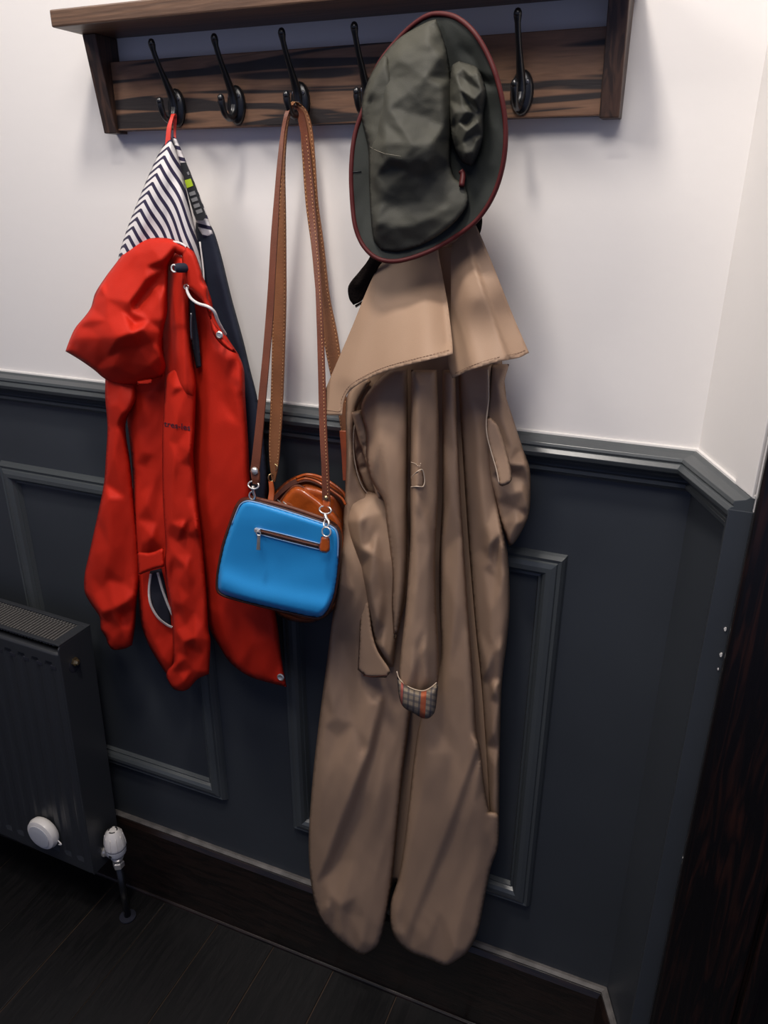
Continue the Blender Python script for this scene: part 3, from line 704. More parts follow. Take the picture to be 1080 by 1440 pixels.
tubeo('strap_piping', [tabp.p(x, y, .0006) for x, y in ((686, 520), (687, 560), (684, 590), (685, 612), (691, 636), (698, 660), (702, 680))], 0.0009, M['beige_thread'], coat, n=6)
# left arm: upper pleat and the lower bunched part
lsl = Cloth([(489, 700), (512, 690), (540, 694), (562, 740), (577, 785), (572, 840), (560, 885), (553, 938), (545, 938), (527, 905), (516, 850), (505, 800), (494, 765), (486, 732)],
            [(500, 700, .062), (535, 700, .060), (500, 735, .080), (570, 780, .078), (550, 935, .072), (490, 740, .074)], T=0.034, r=18, seed=4, step=3,
            rg=0.0009, pts=[(500,715,12),(520,705,9),(505,732,23),(520,725,16),(540,720,6),(512,746,13),(530,745,8),(545,750,3),(508,770,18),(525,780,22),(520,765,10),(540,790,8),(520,820,22),(536,830,12),(545,840,3),(530,870,22),(540,880,8),(538,910,18),(524,850,20),(548,925,10)], ay=.4, pr=4.0)
lsl.build('sleeve', BG, coat)
welt = Cloth([(512, 826), (518, 848), (523, 888), (531, 915), (546, 938), (549, 945), (543, 953), (517, 952), (503, 942), (505, 900), (507, 860)], [(512, 830, .086), (525, 950, .094), (505, 940, .089)], T=0.002, r=4, step=3, wr=0.0006)
welt.build('pocket_welt', BG, coat)
tubeo('pocket_seam', [welt.p(x, y, .0005) for x, y in ((511, 950), (525, 952), (545, 949))], 0.0008, M['dark_leather'], coat, n=5)
usl = Cloth([(508, 572), (522, 545), (550, 520), (573, 518), (574, 600), (573, 700), (573, 790), (569, 840), (561, 885), (554, 902), (551, 850), (552, 805), (548, 770), (544, 738), (540, 705), (527, 684), (519, 665), (515, 640), (515, 610)],
            [(510, 590, .088), (577, 560, .088), (545, 640, .096), (540, 700, .096), (572, 790, .096), (555, 890, .092)], T=0.034, r=16, seed=5,
            rg=0.0009, pts=[(530,580,14),(555,560,8),(535,620,18),(562,620,10),(525,650,15),(545,680,18),(564,690,10),(552,730,17),(566,740,10),(562,768,15),(558,790,9),(561,830,12),(558,870,10)], chains=[], ay=.2, pr=6.0)
usl.build('sleeve_pleat', BG, coat)
pl = Cloth([(492, 580), (508, 576), (518, 610), (518, 640), (526, 665), (536, 690), (540, 700), (532, 702), (520, 695), (507, 672), (497, 640)], [(500, 600, .048), (530, 698, .056), (515, 650, .050)], T=0.012, r=6, step=2.5, seed=6,
           folds=[('c', -6, 4, [(500, 640), (510, 630), (518, 624)], 'none'), ('c', -6, 4, [(503, 660), (516, 656), (524, 660)], 'none'), ('g', 4, 4, [(505, 605), (504, 635)])])
pl.build('gusset', BG, coat)
tubeo('gusset_edge', [lob1.p(x, y, .0015) for x, y in ((501, 585), (497, 612), (499, 650), (510, 685), (529, 704), (540, 706))], 0.0009, M['beige_thread'], coat, n=6)
# centre sleeve with turned-up checked cuff
csl = Cloth([(578, 520), (578, 600), (577, 700), (577, 760), (571, 850), (564, 915), (561, 955), (566, 975), (585, 985), (608, 978), (616, 960), (617, 915), (613, 850), (612, 780), (616, 700), (617, 600), (614, 520)],
            [(595, 520, .098), (595, 700, .104), (590, 860, .112), (588, 980, .118)], T=0.034, r=15, seed=7, wscale=(0.05, 0.012),
            rg=0.0009, pts=[(586,540,14),(604,540,6),(588,600,16),(606,600,6),(586,650,16),(606,660,5),(586,700,18),(604,720,8),(582,718,13),(600,740,16),(584,760,14),(606,770,14),(586,820,18),(602,830,14),(580,870,14),(600,880,16),(596,912,21),(582,905,14),(590,920,11),(606,915,12),(580,945,16),(600,950,16)], ay=.25, pr=4.0)
csl.build('sleeve', BG, coat)
# tartan material in cloth coordinates
mt = bpy.data.materials.new('tartan_lining'); mt.use_nodes = True; nt = mt.node_tree; bs = nt.nodes['Principled BSDF']; bs.inputs['Roughness'].default_value = 0.8
uvn = nt.nodes.new('ShaderNodeUVMap'); uvn.uv_map = 'cloth'; sx = nt.nodes.new('ShaderNodeSeparateXYZ'); nt.links.new(uvn.outputs['UV'], sx.inputs['Vector'])
def stripe(src, period, lo, hi, off=0.0):
    a = nt.nodes.new('ShaderNodeMath'); a.operation = 'ADD'; a.inputs[1].default_value = off; nt.links.new(src, a.inputs[0])
    d = nt.nodes.new('ShaderNodeMath'); d.operation = 'DIVIDE'; d.inputs[1].default_value = period; nt.links.new(a.outputs[0], d.inputs[0])
    f = nt.nodes.new('ShaderNodeMath'); f.operation = 'FRACT'; nt.links.new(d.outputs[0], f.inputs[0])
    g = nt.nodes.new('ShaderNodeMath'); g.operation = 'GREATER_THAN'; g.inputs[1].default_value = lo; nt.links.new(f.outputs[0], g.inputs[0])
    l = nt.nodes.new('ShaderNodeMath'); l.operation = 'LESS_THAN'; l.inputs[1].default_value = hi; nt.links.new(f.outputs[0], l.inputs[0])
    x = nt.nodes.new('ShaderNodeMath'); x.operation = 'MULTIPLY'; nt.links.new(g.outputs[0], x.inputs[0]); nt.links.new(l.outputs[0], x.inputs[1]); return x.outputs[0]
def mixc(c1, col, fac, k=0.75):
    mm = nt.nodes.new('ShaderNodeMath'); mm.operation = 'MULTIPLY'; mm.inputs[1].default_value = k; nt.links.new(fac, mm.inputs[0])
    x = nt.nodes.new('ShaderNodeMixRGB'); nt.links.new(mm.outputs[0], x.inputs['Fac'])
    if isinstance(c1, tuple): x.inputs['Color1'].default_value = (*c1, 1)
    else: nt.links.new(c1, x.inputs['Color1'])
    x.inputs['Color2'].default_value = (*col, 1); return x.outputs['Color']
c = mixc((0.23, 0.18, 0.125), (0.05, 0.045, 0.055), stripe(sx.outputs['X'], 8.0, 0.0, 0.34), 0.7)
c = mixc(c, (0.05, 0.045, 0.055), stripe(sx.outputs['Y'], 8.5, 0.0, 0.42), 0.6)
c = mixc(c, (0.42, 0.075, 0.015), stripe(sx.outputs['X'], 60.0, 35.0 / 60, 42.5 / 60), 0.8)
c = mixc(c, (0.42, 0.07, 0.05), stripe(sx.outputs['X'], 60.0, 6.0 / 60, 9.5 / 60), 0.7)
nt.links.new(c, bs.inputs['Base Color'])
cuff = Cloth([(558, 943), (562, 955), (575, 966), (592, 972), (604, 968), (614, 960), (616, 966), (614, 985), (611, 1002), (603, 1010), (594, 1010), (580, 1002), (567, 994), (561, 980), (559, 960)], [(560, 950, .132), (590, 975, .142), (612, 965, .132), (595, 1008, .140)], T=0.016, r=8, step=2.5, wr=0.0006,
             folds=[('g', 1.5, 5, [(588, 975), (590, 1005)])])
cuff.build('turned_cuff', mt, coat, uv=lambda X, Y: (X - 558 + (Y - 960) * 0.06, Y - (X - 558) * 0.28), label='turned-up cuff showing checked lining')
tubeo('cuff_edge', [cuff.p(x, y, .0012) for x, y in ((558, 944), (562, 955), (575, 966), (592, 971.5), (604, 968), (614, 960))], 0.0009, M['beige_thread'], coat, n=6)
# sewn loop tab on the centre sleeve
tb = Cloth([(577, 671), (585, 664), (593, 661), (596, 672), (595, 684), (577, 686)], on=csl, off=0.0005, T=0.0022, r=2, step=2, wr=0)
tb.build('loop_tab', BG, coat)
tubeo('loop_cord', [csl.p(x, y, .003) for x, y in ((578, 685), (586, 684), (595, 684), (597, 674), (594, 661), (587, 663), (580, 670))], 0.0009, M['beige_thread'], coat, n=6)
stitches('bar_tack', [csl.p(x, y, .0015) for x, y in ((578, 650), (584, 652), (590, 656), (592, 650))], M['beige_thread'], coat, length=.002, gap=.001)
# the cape: two flaps flaring outwards
capL = Cloth([(622, 318), (600, 345), (556, 362), (535, 366), (515, 410), (497, 455), (480, 495), (465, 530), (455, 555), (448, 582), (462, 584), (481, 584), (483, 566), (490, 552), (505, 540), (530, 527), (560, 517), (600, 507), (637, 498), (636, 480), (630, 430), (622, 385), (616, 345)],
             [(560, 365, .070), (620, 330, .060), (460, 570, .120), (500, 540, .135), (560, 515, .155), (636, 497, .150), (560, 440, .110), (615, 400, .078), (490, 480, .095)], sheet=0.003, seed=8, efade=0, wr=0.001,
             folds=[('g', 7, 22, [(596, 370), (600, 430), (600, 505)], 'start'), ('g', -8, 14, [(618, 350), (624, 420), (630, 480)], 'none'), ('g', 5, 16, [(545, 370), (515, 440), (490, 530)], 'start')])
capL.build('cape', BG, coat)
capR = Cloth([(640, 320), (660, 306), (669, 316), (686, 355), (702, 395), (722, 445), (744, 496), (730, 503), (700, 509), (670, 518), (648, 527), (636, 532), (631, 515), (630, 480), (634, 430), (634, 370), (636, 338)],
             [(655, 310, .060), (630, 340, .060), (744, 496, .095), (640, 530, .120), (690, 510, .130), (670, 420, .105), (622, 450, .070), (715, 440, .085)], sheet=0.003, seed=9, efade=0, wr=0.001,
             folds=[('s', 8, 20, [(652, 322), (666, 370), (690, 440), (712, 500)], 'start'), ('g', 6, 14, [(648, 345), (655, 430), (668, 515)], 'start')])
capR.build('cape', BG, coat)
for cp, pts in ((capL, ((450, 578), (466, 580), (479, 580), (480, 565), (488, 549), (504, 536), (530, 523), (560, 513), (600, 503), (634, 494))), (capR, ((640, 527), (670, 514), (700, 505), (728, 499), (740, 494)))):
    stitches('hem_stitching', [cp.p(x, y, 0.0008) for x, y in [(x, y - 2.5) for x, y in pts]], M['hem_thread'], coat, r=0.00035, length=.003, gap=.0012)
ribbon('hanging_loop', [(608, 140, .052, 614, 138, .052), (612, 150, .056, 620, 150, .056), (622, 240, .050, 632, 240, .050), (640, 318, .052, 652, 312, .052)], BG, coat)
yoke = Cloth([(600, 190), (640, 180), (662, 240), (668, 310), (640, 345), (600, 350), (560, 365), (570, 300), (590, 230)], [(620, 200, .048), (560, 360, .055), (660, 300, .05)], T=0.02, r=14, step=5, folds=[('g', -10, 7, [(628, 250), (625, 340)], 'none')])
yoke.build('collar', BG, coat)

# ================================================================== dark suede strap behind the hat
scarf = thing('suede_strap', 'dark brown suede strap with jagged end showing behind the green hat', 'strap', (HX[4], -0.05, RZ - 0.1))
ss = Cloth([(490, 402), (505, 382), (516, 368), (545, 320), (600, 270), (650, 262), (672, 288), (678, 306), (677, 322), (673, 333), (664, 314), (640, 300), (600, 315), (560, 352), (535, 372), (524, 394), (513, 416), (509, 423), (497, 429), (491, 420)], [(500, 410, .072), (600, 290, .085), (676, 320, .062)], sheet=0.003, efade=0, wr=0.0015, seed=11,
           folds=[('g', 4, 6, [(505, 400), (530, 362)], 'none')])
ss.build('band', M['suede'], scarf)
bm = bmesh.new()
for i in range(7):
    t = i / 6; p0 = ss.p(499 + 12 * t, 429 - 7 * t, 0.0); q = ss.p(500.5 + 12 * t, 433 - 7 * t, 0.0); r_ = ss.p(502 + 12 * t, 428 - 7 * t, 0.0)
    vv = [bm.verts.new(v) for v in (p0, q, r_)]; wv = [bm.verts.new(v + Vector((0, .002, 0))) for v in (p0, q, r_)]
    bm.faces.new(vv); bm.faces.new(wv[::-1])
    for a in range(3): bm.faces.new((vv[a], vv[(a + 1) % 3], wv[(a + 1) % 3], wv[a]))
finish('pinked_edge', bm, M['suede'], scarf)

# ================================================================== waxed hat
hat = thing('waxed_hat', 'dark green waxed cotton brimmed hat with burgundy edging', 'hat', (HX[4], -0.09, RZ - 0.1))
brim_o = [(609, 20), (640, 24), (667, 46), (690, 86), (704, 130), (711, 180), (708, 228), (695, 272), (672, 308), (640, 333), (600, 355), (560, 367), (532, 364), (512, 347), (500, 320), (495, 280), (494, 235), (499, 190), (512, 150), (530, 95), (560, 55), (585, 32)]
bctrl = [(609, 20, .105), (667, 46, .120), (704, 130, .125), (708, 228, .120), (672, 308, .115), (600, 355, .120), (532, 364, .130), (500, 320, .128), (494, 235, .120), (512, 150, .110), (560, 55, .100), (600, 200, .095), (650, 150, .100), (600, 280, .100)]
brim = Cloth(brim_o, bctrl, sheet=0.003, efade=0, wr=0.0012, seed=12, folds=[('g', 5, 12, [(690, 150), (694, 200), (680, 260)]), ('c', -5, 8, [(668, 110), (690, 118)], 'none'), ('g', -5, 14, [(640, 60), (670, 90), (680, 140)]), ('s', 4, 10, [(545, 330), (600, 330), (650, 300)])])
brim.build('brim', M['wax_shaded'], hat)
bo = smooth_outline(brim_o, 6)
tubeo('edging', [brim.p(x, y, -0.0005) for x, y in bo], 0.0027, M['burgundy'], hat, n=10, closed=True, sm=0, label='burgundy bound edge')
crown = Cloth([(545, 72), (534, 84), (520, 108), (510, 138), (508, 165), (515, 195), (518, 215), (519, 262), (532, 262), (548, 200), (556, 120)],
              [(545, 90, .108), (512, 170, .112), (520, 250, .118), (550, 150, .112)], T=0.022, r=12, seed=13, wr=0.0015, wscale=(0.03, 0.03), rg=0, folds=[('g', -8, 6, [(524, 128), (518, 160), (515, 190)])])
crown.build('crown_side', M['wax'], hat)
main = Cloth([(613, 27), (600, 31), (562, 53), (534, 84), (521, 108), (522, 118), (533, 126), (531, 150), (526, 178), (519, 206), (519, 250), (521, 300), (525, 335), (536, 352), (562, 354), (600, 341), (636, 316), (658, 286), (654, 262), (640, 250), (634, 232), (634, 200), (636, 150), (634, 110), (628, 70), (620, 45)],
             [(613, 30, .112), (534, 84, .106), (522, 110, .112), (519, 206, .122), (520, 300, .132), (536, 352, .128), (600, 341, .121), (655, 286, .117), (654, 262, .110), (634, 200, .108), (634, 110, .108), (575, 200, .112)], T=0.003, r=5, seed=14, wr=0.0016, wscale=(0.035, 0.03), step=3, rg=0.0010, rf=(.02, .016), pr=5.0,
             pts=[(600, 55, 16), (560, 82, 20), (538, 108, 12), (620, 80, 18), (545, 150, 32), (538, 170, 26), (598, 110, 32), (622, 120, 26), (540, 200, 36), (524, 204, 16), (580, 205, 44), (610, 200, 38), (626, 175, 22), (526, 222, 18), (545, 224, 34), (551, 234, 22), (566, 226, 38), (576, 240, 26), (600, 226, 36), (618, 216, 24), (528, 250, 16), (555, 256, 17), (585, 250, 19), (606, 240, 18), (616, 250, 6), (560, 288, 5), (590, 286, 4), (536, 285, 9), (530, 312, 12), (552, 320, 13), (580, 318, 11), (612, 302, 9), (636, 285, 5), (532, 336, 4), (570, 336, 3), (606, 322, 4), (640, 262, 2)])
main.build('crown', M['wax'], hat)
cr2 = Cloth([(636, 92), (645, 86), (660, 90), (672, 96), (684, 128), (680, 160), (680, 190), (673, 215), (664, 234), (650, 228), (638, 208), (632, 180), (630, 140), (632, 110)],
            [(650, 95, .112), (635, 180, .110), (672, 170, .118), (662, 228, .114), (678, 125, .120)], T=0.004, r=4, seed=15, step=2.2, wr=0.0008, wscale=(.08, .06), rg=0, pr=2.2,
            pts=[(640, 105, 14), (650, 95, 9), (646, 125, 19), (655, 112, 7), (661, 106, 20), (672, 102, 19), (678, 128, 22), (666, 140, 25), (661, 145, 7), (650, 150, 18), (640, 158, 20), (657, 157, 20), (645, 172, 17), (655, 174, 7), (668, 160, 10), (675, 157, 7), (640, 190, 10), (657, 184, 22), (672, 172, 17), (665, 192, 9), (650, 200, 14), (671, 196, 13), (654, 216, 16), (665, 214, 13), (638, 176, 4)])
cr2.build('crown_fold', M['wax'], hat)
tubeo('drawcord', [main.p(x, y, .004) for x, y in ((648, 240), (651, 246), (649, 262))], 0.0032, M['burgundy'], hat, n=8, label='burgundy cord end')
stitches('crown_seam', [main.p(x, y, 0.003) for x, y in ((521, 207), (534, 214), (550, 218), (568, 220), (588, 220))], M['hat_thread'], hat, r=.0003, length=.02, gap=.0005)
stitches('brim_seam', [brim.p(x, y, 0.0006) for x, y in ((496, 242), (508, 241), (517, 240))], M['label_black'], hat, r=.0005, length=.01, gap=.0005)

# ================================================================== red raincoat
jk = thing('raincoat', 'red hooded raincoat with striped lining hanging on the leftmost hook', 'coat', (HX[0], -0.06, RZ - 0.75))
RD = M['red']
def stripes(name, base, col, axis='X', duty=0.42):
    m = bpy.data.materials.new(name); m.use_nodes = True; n = m.node_tree; b = n.nodes['Principled BSDF']; b.inputs['Roughness'].default_value = 0.85
    u = n.nodes.new('ShaderNodeUVMap'); u.uv_map = 'cloth'; s = n.nodes.new('ShaderNodeSeparateXYZ'); n.links.new(u.outputs['UV'], s.inputs['Vector'])
    f = n.nodes.new('ShaderNodeMath'); f.operation = 'FRACT'; n.links.new(s.outputs[axis], f.inputs[0])
    r = n.nodes.new('ShaderNodeValToRGB'); r.color_ramp.interpolation = 'LINEAR'
    e = r.color_ramp.elements; e[0].position = duty - .03; e[0].color = (*col, 1); e[1].position = duty + .03; e[1].color = (*base, 1)
    e2 = r.color_ramp.elements.new(0.97); e2.color = (*base, 1); e3 = r.color_ramp.elements.new(1.0); e3.color = (*col, 1)
    n.links.new(f.outputs[0], r.inputs['Fac']); n.links.new(r.outputs['Color'], b.inputs['Base Color']); return m
M['stripe'] = stripes('navy_white_striped_jersey', (0.72, 0.68, 0.67), (0.018, 0.012, 0.045))
# stripes turn at the ridge that runs from the loop down to the left
RA = np.array([237.0, 205.0]); RB = np.array([172.0, 352.0]); RD_ = (RB - RA) / np.linalg.norm(RB - RA)
def lin_uv(X, Y):
    # solve P = RA + s*RD + k*dir, dir differs on the two sides
    cross = RD_[0] * (Y - RA[1]) - RD_[1] * (X - RA[0]); right = cross < 0
    out = np.zeros_like(X)
    for side, d in ((True, np.array([0.68, 1.0])), (False, np.array([-1.0, 0.85]))):
        dx, dy = X - RA[0], Y - RA[1]
        if side:
            kk = np.maximum(0, (dx * RD_[1] - dy * RD_[0])); dx2 = dx + 0.0028 * kk * kk + 1.6 * np.sin(kk * 0.11); dy2 = dy
        else: dx2, dy2 = dx, dy
        det = RD_[0] * d[1] - RD_[1] * d[0]
        s = (dx2 * d[1] - dy2 * d[0]) / det
        out = np.where(right == side, s, out)
    return out / 13.6, Y / 100.0
navy = Cloth([(276, 300), (297, 318), (310, 355), (326, 420), (342, 478), (352, 520), (362, 560), (372, 620), (376, 680), (370, 730), (350, 800), (320, 820), (300, 700), (290, 560), (280, 440), (274, 360)],
             [(290, 320, .040), (350, 520, .042), (360, 700, .046), (300, 700, .042)], T=0.010, r=10, seed=20, folds=[('g', 3, 8, [(302, 340), (322, 430), (345, 520)])])
navy.build('navy_lining', M['navy'], jk, label='navy mesh lining of the back')
navy2 = Cloth([(243, 192), (248, 195), (262, 228), (278, 268), (292, 305), (300, 331), (285, 338), (272, 300), (258, 250), (246, 214)], [(245, 195, .047), (292, 320, .047)], T=0.004, r=4, step=2.5, wr=0.0003)
navy2.build('neck_tape', stripes('tape_stripe', (0.70, 0.66, 0.66), (0.018, 0.012, 0.045), duty=0.36), jk, uv=lambda X, Y: ((Y - 0.25 * X) / 14.5 + .15, X * 0))
def flat(name, pts, d, m, parent, th=.0004, label=None):
    bm = bmesh.new(); a = [bm.verts.new(at(x, y, d)) for x, y in pts]; b = [bm.verts.new(at(x, y, d) + Vector((0, th, 0))) for x, y in pts]
    bm.faces.new(a); bm.faces.new(b[::-1])
    for i in range(len(pts)): bm.faces.new((a[i], a[(i + 1) % len(pts)], b[(i + 1) % len(pts)], b[i]))
    return finish(name, bm, m, parent, False, label)
def patch(name, pts, on, off, m, parent, step=2.0, th=0.0005, label=None):
    c = Cloth(pts, on=on, off=off, T=th, r=1.0, step=step, wr=0); return c.build(name, m, parent, label)
flat('care_label', [(253, 229), (261, 228), (275, 262), (290, 304), (285, 310), (276, 310), (266, 280)], .0620, M['label_black'], jk, .0008, 'black care label')
flat('label_patch', [(259.5, 253.5), (268, 251), (271.5, 261), (263, 264.5)], .0626, M['label_green'], jk, label='green block on the label')
for x, y in ((265.5, 271), (268.5, 279.5), (271.5, 288), (275, 296)):
    flat('label_print', [(x, y), (x + 8, y - 2.8), (x + 10, y + 2.2), (x + 2, y + 5)], .0626, M['label_grey'], jk)
flat('label_print', [(262.5, 242.5), (265, 241), (266.5, 245), (264.5, 246.5)], .0626, M['label_grey'], jk)
lin = Cloth([(232, 201), (240, 192), (247, 207), (256, 240), (266, 285), (276, 330), (284, 372), (285, 405), (278, 412), (262, 392), (230, 372), (200, 368), (164, 376), (168, 355), (180, 318), (197, 275), (214, 235), (225, 212)],
            [(238, 196, .052), (284, 390, .056), (164, 376, .052), (220, 300, .060)], T=0.026, r=26, seed=21, step=2.5, wr=0.0012, folds=[('g', 8, 16, [(236, 206), (215, 255), (195, 305), (178, 360)], 'start'), ('g', -4, 10, [(240, 240), (236, 300), (230, 360)]), ('g', 4, 10, [(250, 240), (262, 310), (270, 380)])])
lin.build('striped_lining', M['stripe'], jk, uv=lin_uv, label='navy and white striped lining of the hood')
tubeo('lining_piping', [at(x, y, d) for x, y, d in ((281, 340, .058), (286, 380, .060), (287, 412, .060), (286, 440, .058))], 0.0013, M['white_cord'], jk, n=6)
tubeo('lining_piping', [at(x, y, d) for x, y, d in ((244, 340, .098), (256, 343, .100), (266, 352, .098), (272, 364, .092))], 0.0016, M['white_cord'], jk, n=6)
# hanging loop over the prong of the first hook
ribbon('hanging_loop', [(232, 204, .060, 239, 205, .060), (234.5, 180, .056, 240.5, 180, .056), (239, 166, .052, 244, 164, .050), (241, 160, .046, 247, 160, .044), (243.5, 168, .040, 248, 168, .039), (244, 184, .042, 247, 184, .041), (244, 200, .046, 247, 200, .046)], M['red_edge'], jk, th=0.0012)
# right front panel
rp = Cloth([(262, 350), (275, 362), (284, 386), (291, 402), (298, 424), (302, 446), (322, 478), (336, 500), (343, 520), (345, 560), (349, 620), (352, 680), (360, 740), (375, 810), (389, 870), (396, 925), (403, 966), (382, 961), (350, 951), (324, 932), (306, 905), (294, 880), (288, 830), (280, 760), (268, 700), (258, 600), (255, 500), (255, 400)],
           [(270, 360, .070), (330, 500, .072), (345, 600, .072), (300, 700, .062), (400, 960, .060), (300, 900, .055), (270, 560, .055), (370, 820, .058)], T=0.024, r=11, seed=22, wr=0.0016, wscale=(0.03, 0.010),
           rg=0.0009, pts=[(268,430,14),(285,440,8),(275,470,6),(300,490,16),(320,505,16),(290,520,18),(320,540,12),(342,545,7),(332,553,17),(310,560,12),(295,600,20),(318,590,14),(325,580,8),(340,600,10),(275,600,4),(272,680,3),(290,700,20),(320,680,14),(345,680,12),(282,780,4),(300,780,20),(330,780,14),(288,850,5),(305,860,20),(340,860,14),(375,850,10),(320,900,16),(355,905,18),(385,900,12),(335,935,11),(370,945,9),(310,905,8)], ay=.35, pr=5.0)
rp.build('front_panel', RD, jk)
# folded-over placket corner with snap
pk = Cloth([(262, 346), (274, 356), (284, 384), (286, 396), (292, 404), (293, 420), (299, 436), (298, 448), (318, 478), (336, 499), (316, 489), (300, 470), (294, 445), (285, 425), (270, 410), (263, 404), (258, 380), (256, 362)], [(265, 350, .105), (260, 400, .108), (335, 498, .108), (295, 420, .108)], T=0.010, r=8, step=2.5, seed=23, wr=0.0006)
pk.build('placket', RD, jk)
latheo('snap_stud', [(0.0048, 0), (0.0050, .0012), (0.0036, .002), (0.003, .0012), (.0012, .001)], pk.p(309, 471, .001), (0.1, -1, 0.1), M['silver'], jk, n=20)
latheo('snap_stud', [(0.0062, 0), (0.0064, .0014), (0.0048, .0024), (0.0034, .0012), (.0012, .001)], rp.p(395, 952, .001), (0.1, -1, 0.1), M['silver'], jk, n=20)
# back body below the left arm, left part
bl = Cloth([(172, 530), (240, 520), (250, 700), (250, 900), (244, 955), (236, 950), (222, 930), (208, 905), (198, 875), (193, 820), (188, 740), (186, 660), (180, 600)],
           [(200, 540, .050), (240, 700, .052), (200, 850, .052), (240, 940, .050)], T=0.020, r=9, seed=24, wr=0.002, wscale=(0.04, .012),
           rg=0.0009, pts=[(205,560,14),(225,560,4),(192,600,12),(210,600,10),(228,620,3),(200,636,16),(190,652,5),(205,655,7),(215,640,10),(200,672,8),(215,680,10),(198,692,8),(225,690,4),(205,710,17),(192,730,12),(214,755,21),(220,735,9),(198,765,19),(228,770,6),(205,785,10),(205,830,12),(225,840,11),(202,870,14),(215,900,14),(228,925,14),(238,890,4),(240,935,8)], ay=.6, pr=3.5)
bl.build('body', RD, jk)
bk = Cloth([(180, 430), (205, 372), (240, 356), (268, 372), (282, 420), (286, 480), (290, 560), (285, 640), (270, 760), (240, 700), (232, 560), (180, 548)], [(230, 400, .046), (270, 700, .044)], T=0.010, r=8, step=6, wr=0.0008, rg=0)
bk.build('inner_front', RD, jk)
flapp = Cloth([(193, 776), (212, 777), (230, 770), (231, 797), (218, 800), (195, 809)], [(195, 780, .086), (230, 780, .088), (212, 805, .090)], T=0.004, r=4, step=2.5, wr=0.0004)
flapp.build('pocket_flap', RD, jk)
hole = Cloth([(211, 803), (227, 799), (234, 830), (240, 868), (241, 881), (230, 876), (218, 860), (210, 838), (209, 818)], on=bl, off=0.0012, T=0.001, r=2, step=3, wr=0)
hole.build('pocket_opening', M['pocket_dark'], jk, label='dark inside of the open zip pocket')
def zipteeth(name, pts, on, off, parent, m, pitch=0.0026, sz=(0.0018, 0.0010)):
    q = cr([tuple(on.p(x, y, off)) for x, y in pts], 10); bm = bmesh.new(); acc = [0]
    for a, b in zip(q[:-1], q[1:]): acc.append(acc[-1] + np.linalg.norm(b - a))
    s = 0
    while s < acc[-1]:
        P = Vector([np.interp(s, acc, q[:, i]) for i in range(3)]); Q = Vector([np.interp(min(s + .001, acc[-1]) if s < acc[-1] - .001 else s - .001, acc, q[:, i]) for i in range(3)])
        t = (Q - P).normalized(); n = t.cross(Vector((0, 1, 0))).normalized(); y = Vector((0, 1, 0))
        vs = [bm.verts.new(P + n * a * sz[0] + t * b * sz[1] * .75 + y * c * .0012) for a in (-1, 1) for b in (-1, 1) for c in (-1, 1)]
        for f in ((0, 1, 3, 2), (4, 6, 7, 5), (0, 4, 5, 1), (2, 3, 7, 6), (0, 2, 6, 4), (1, 5, 7, 3)): bm.faces.new([vs[i] for i in f])
        s += pitch
    o = finish(name, bm, m, parent); o['kind'] = 'stuff'; return o
zipteeth('zip_teeth', ((212, 808), (209.5, 830), (212, 850), (222, 868), (234, 878), (242, 882)), bl, .003, jk, M['white_cord'])
zipteeth('zip_teeth', ((222, 806), (228, 828), (236, 850), (244, 868)), bl, .003, jk, M['white_cord'])
# left sleeve
ls = Cloth([(148, 530), (160, 528), (190, 532), (193, 560), (178, 590), (177, 610), (183, 650), (188, 700), (194, 760), (196, 810), (192, 850), (190, 880), (186, 907), (176, 912), (160, 914), (153, 908), (148, 895), (142, 886), (140, 868), (128, 850), (119, 832), (119, 808), (125, 780), (136, 730), (146, 680), (149, 640), (151, 600), (148, 560)],
           [(165, 540, .062), (160, 680, .062), (130, 820, .060), (170, 905, .060), (185, 800, .060)], T=0.036, r=18, seed=25, wr=0.0016, wscale=(.03, .012),
           rg=0.0009, pts=[(170,545,10),(185,560,16),(165,568,20),(172,582,24),(156,572,14),(180,590,6),(186,577,16),(165,600,16),(175,620,7),(160,640,18),(178,650,5),(153,700,20),(175,700,8),(140,720,12),(155,770,22),(180,770,7),(135,780,14),(150,795,21),(185,810,8),(128,812,9),(152,816,12),(175,820,8),(145,828,12),(130,838,14),(143,862,26),(160,856,28),(177,847,25),(190,835,14),(152,874,7),(172,866,5),(188,856,6),(150,888,12),(170,885,12),(185,885,7),(158,900,9),(178,900,9)], ay=.55, pr=3.5)
ls.build('sleeve', RD, jk)
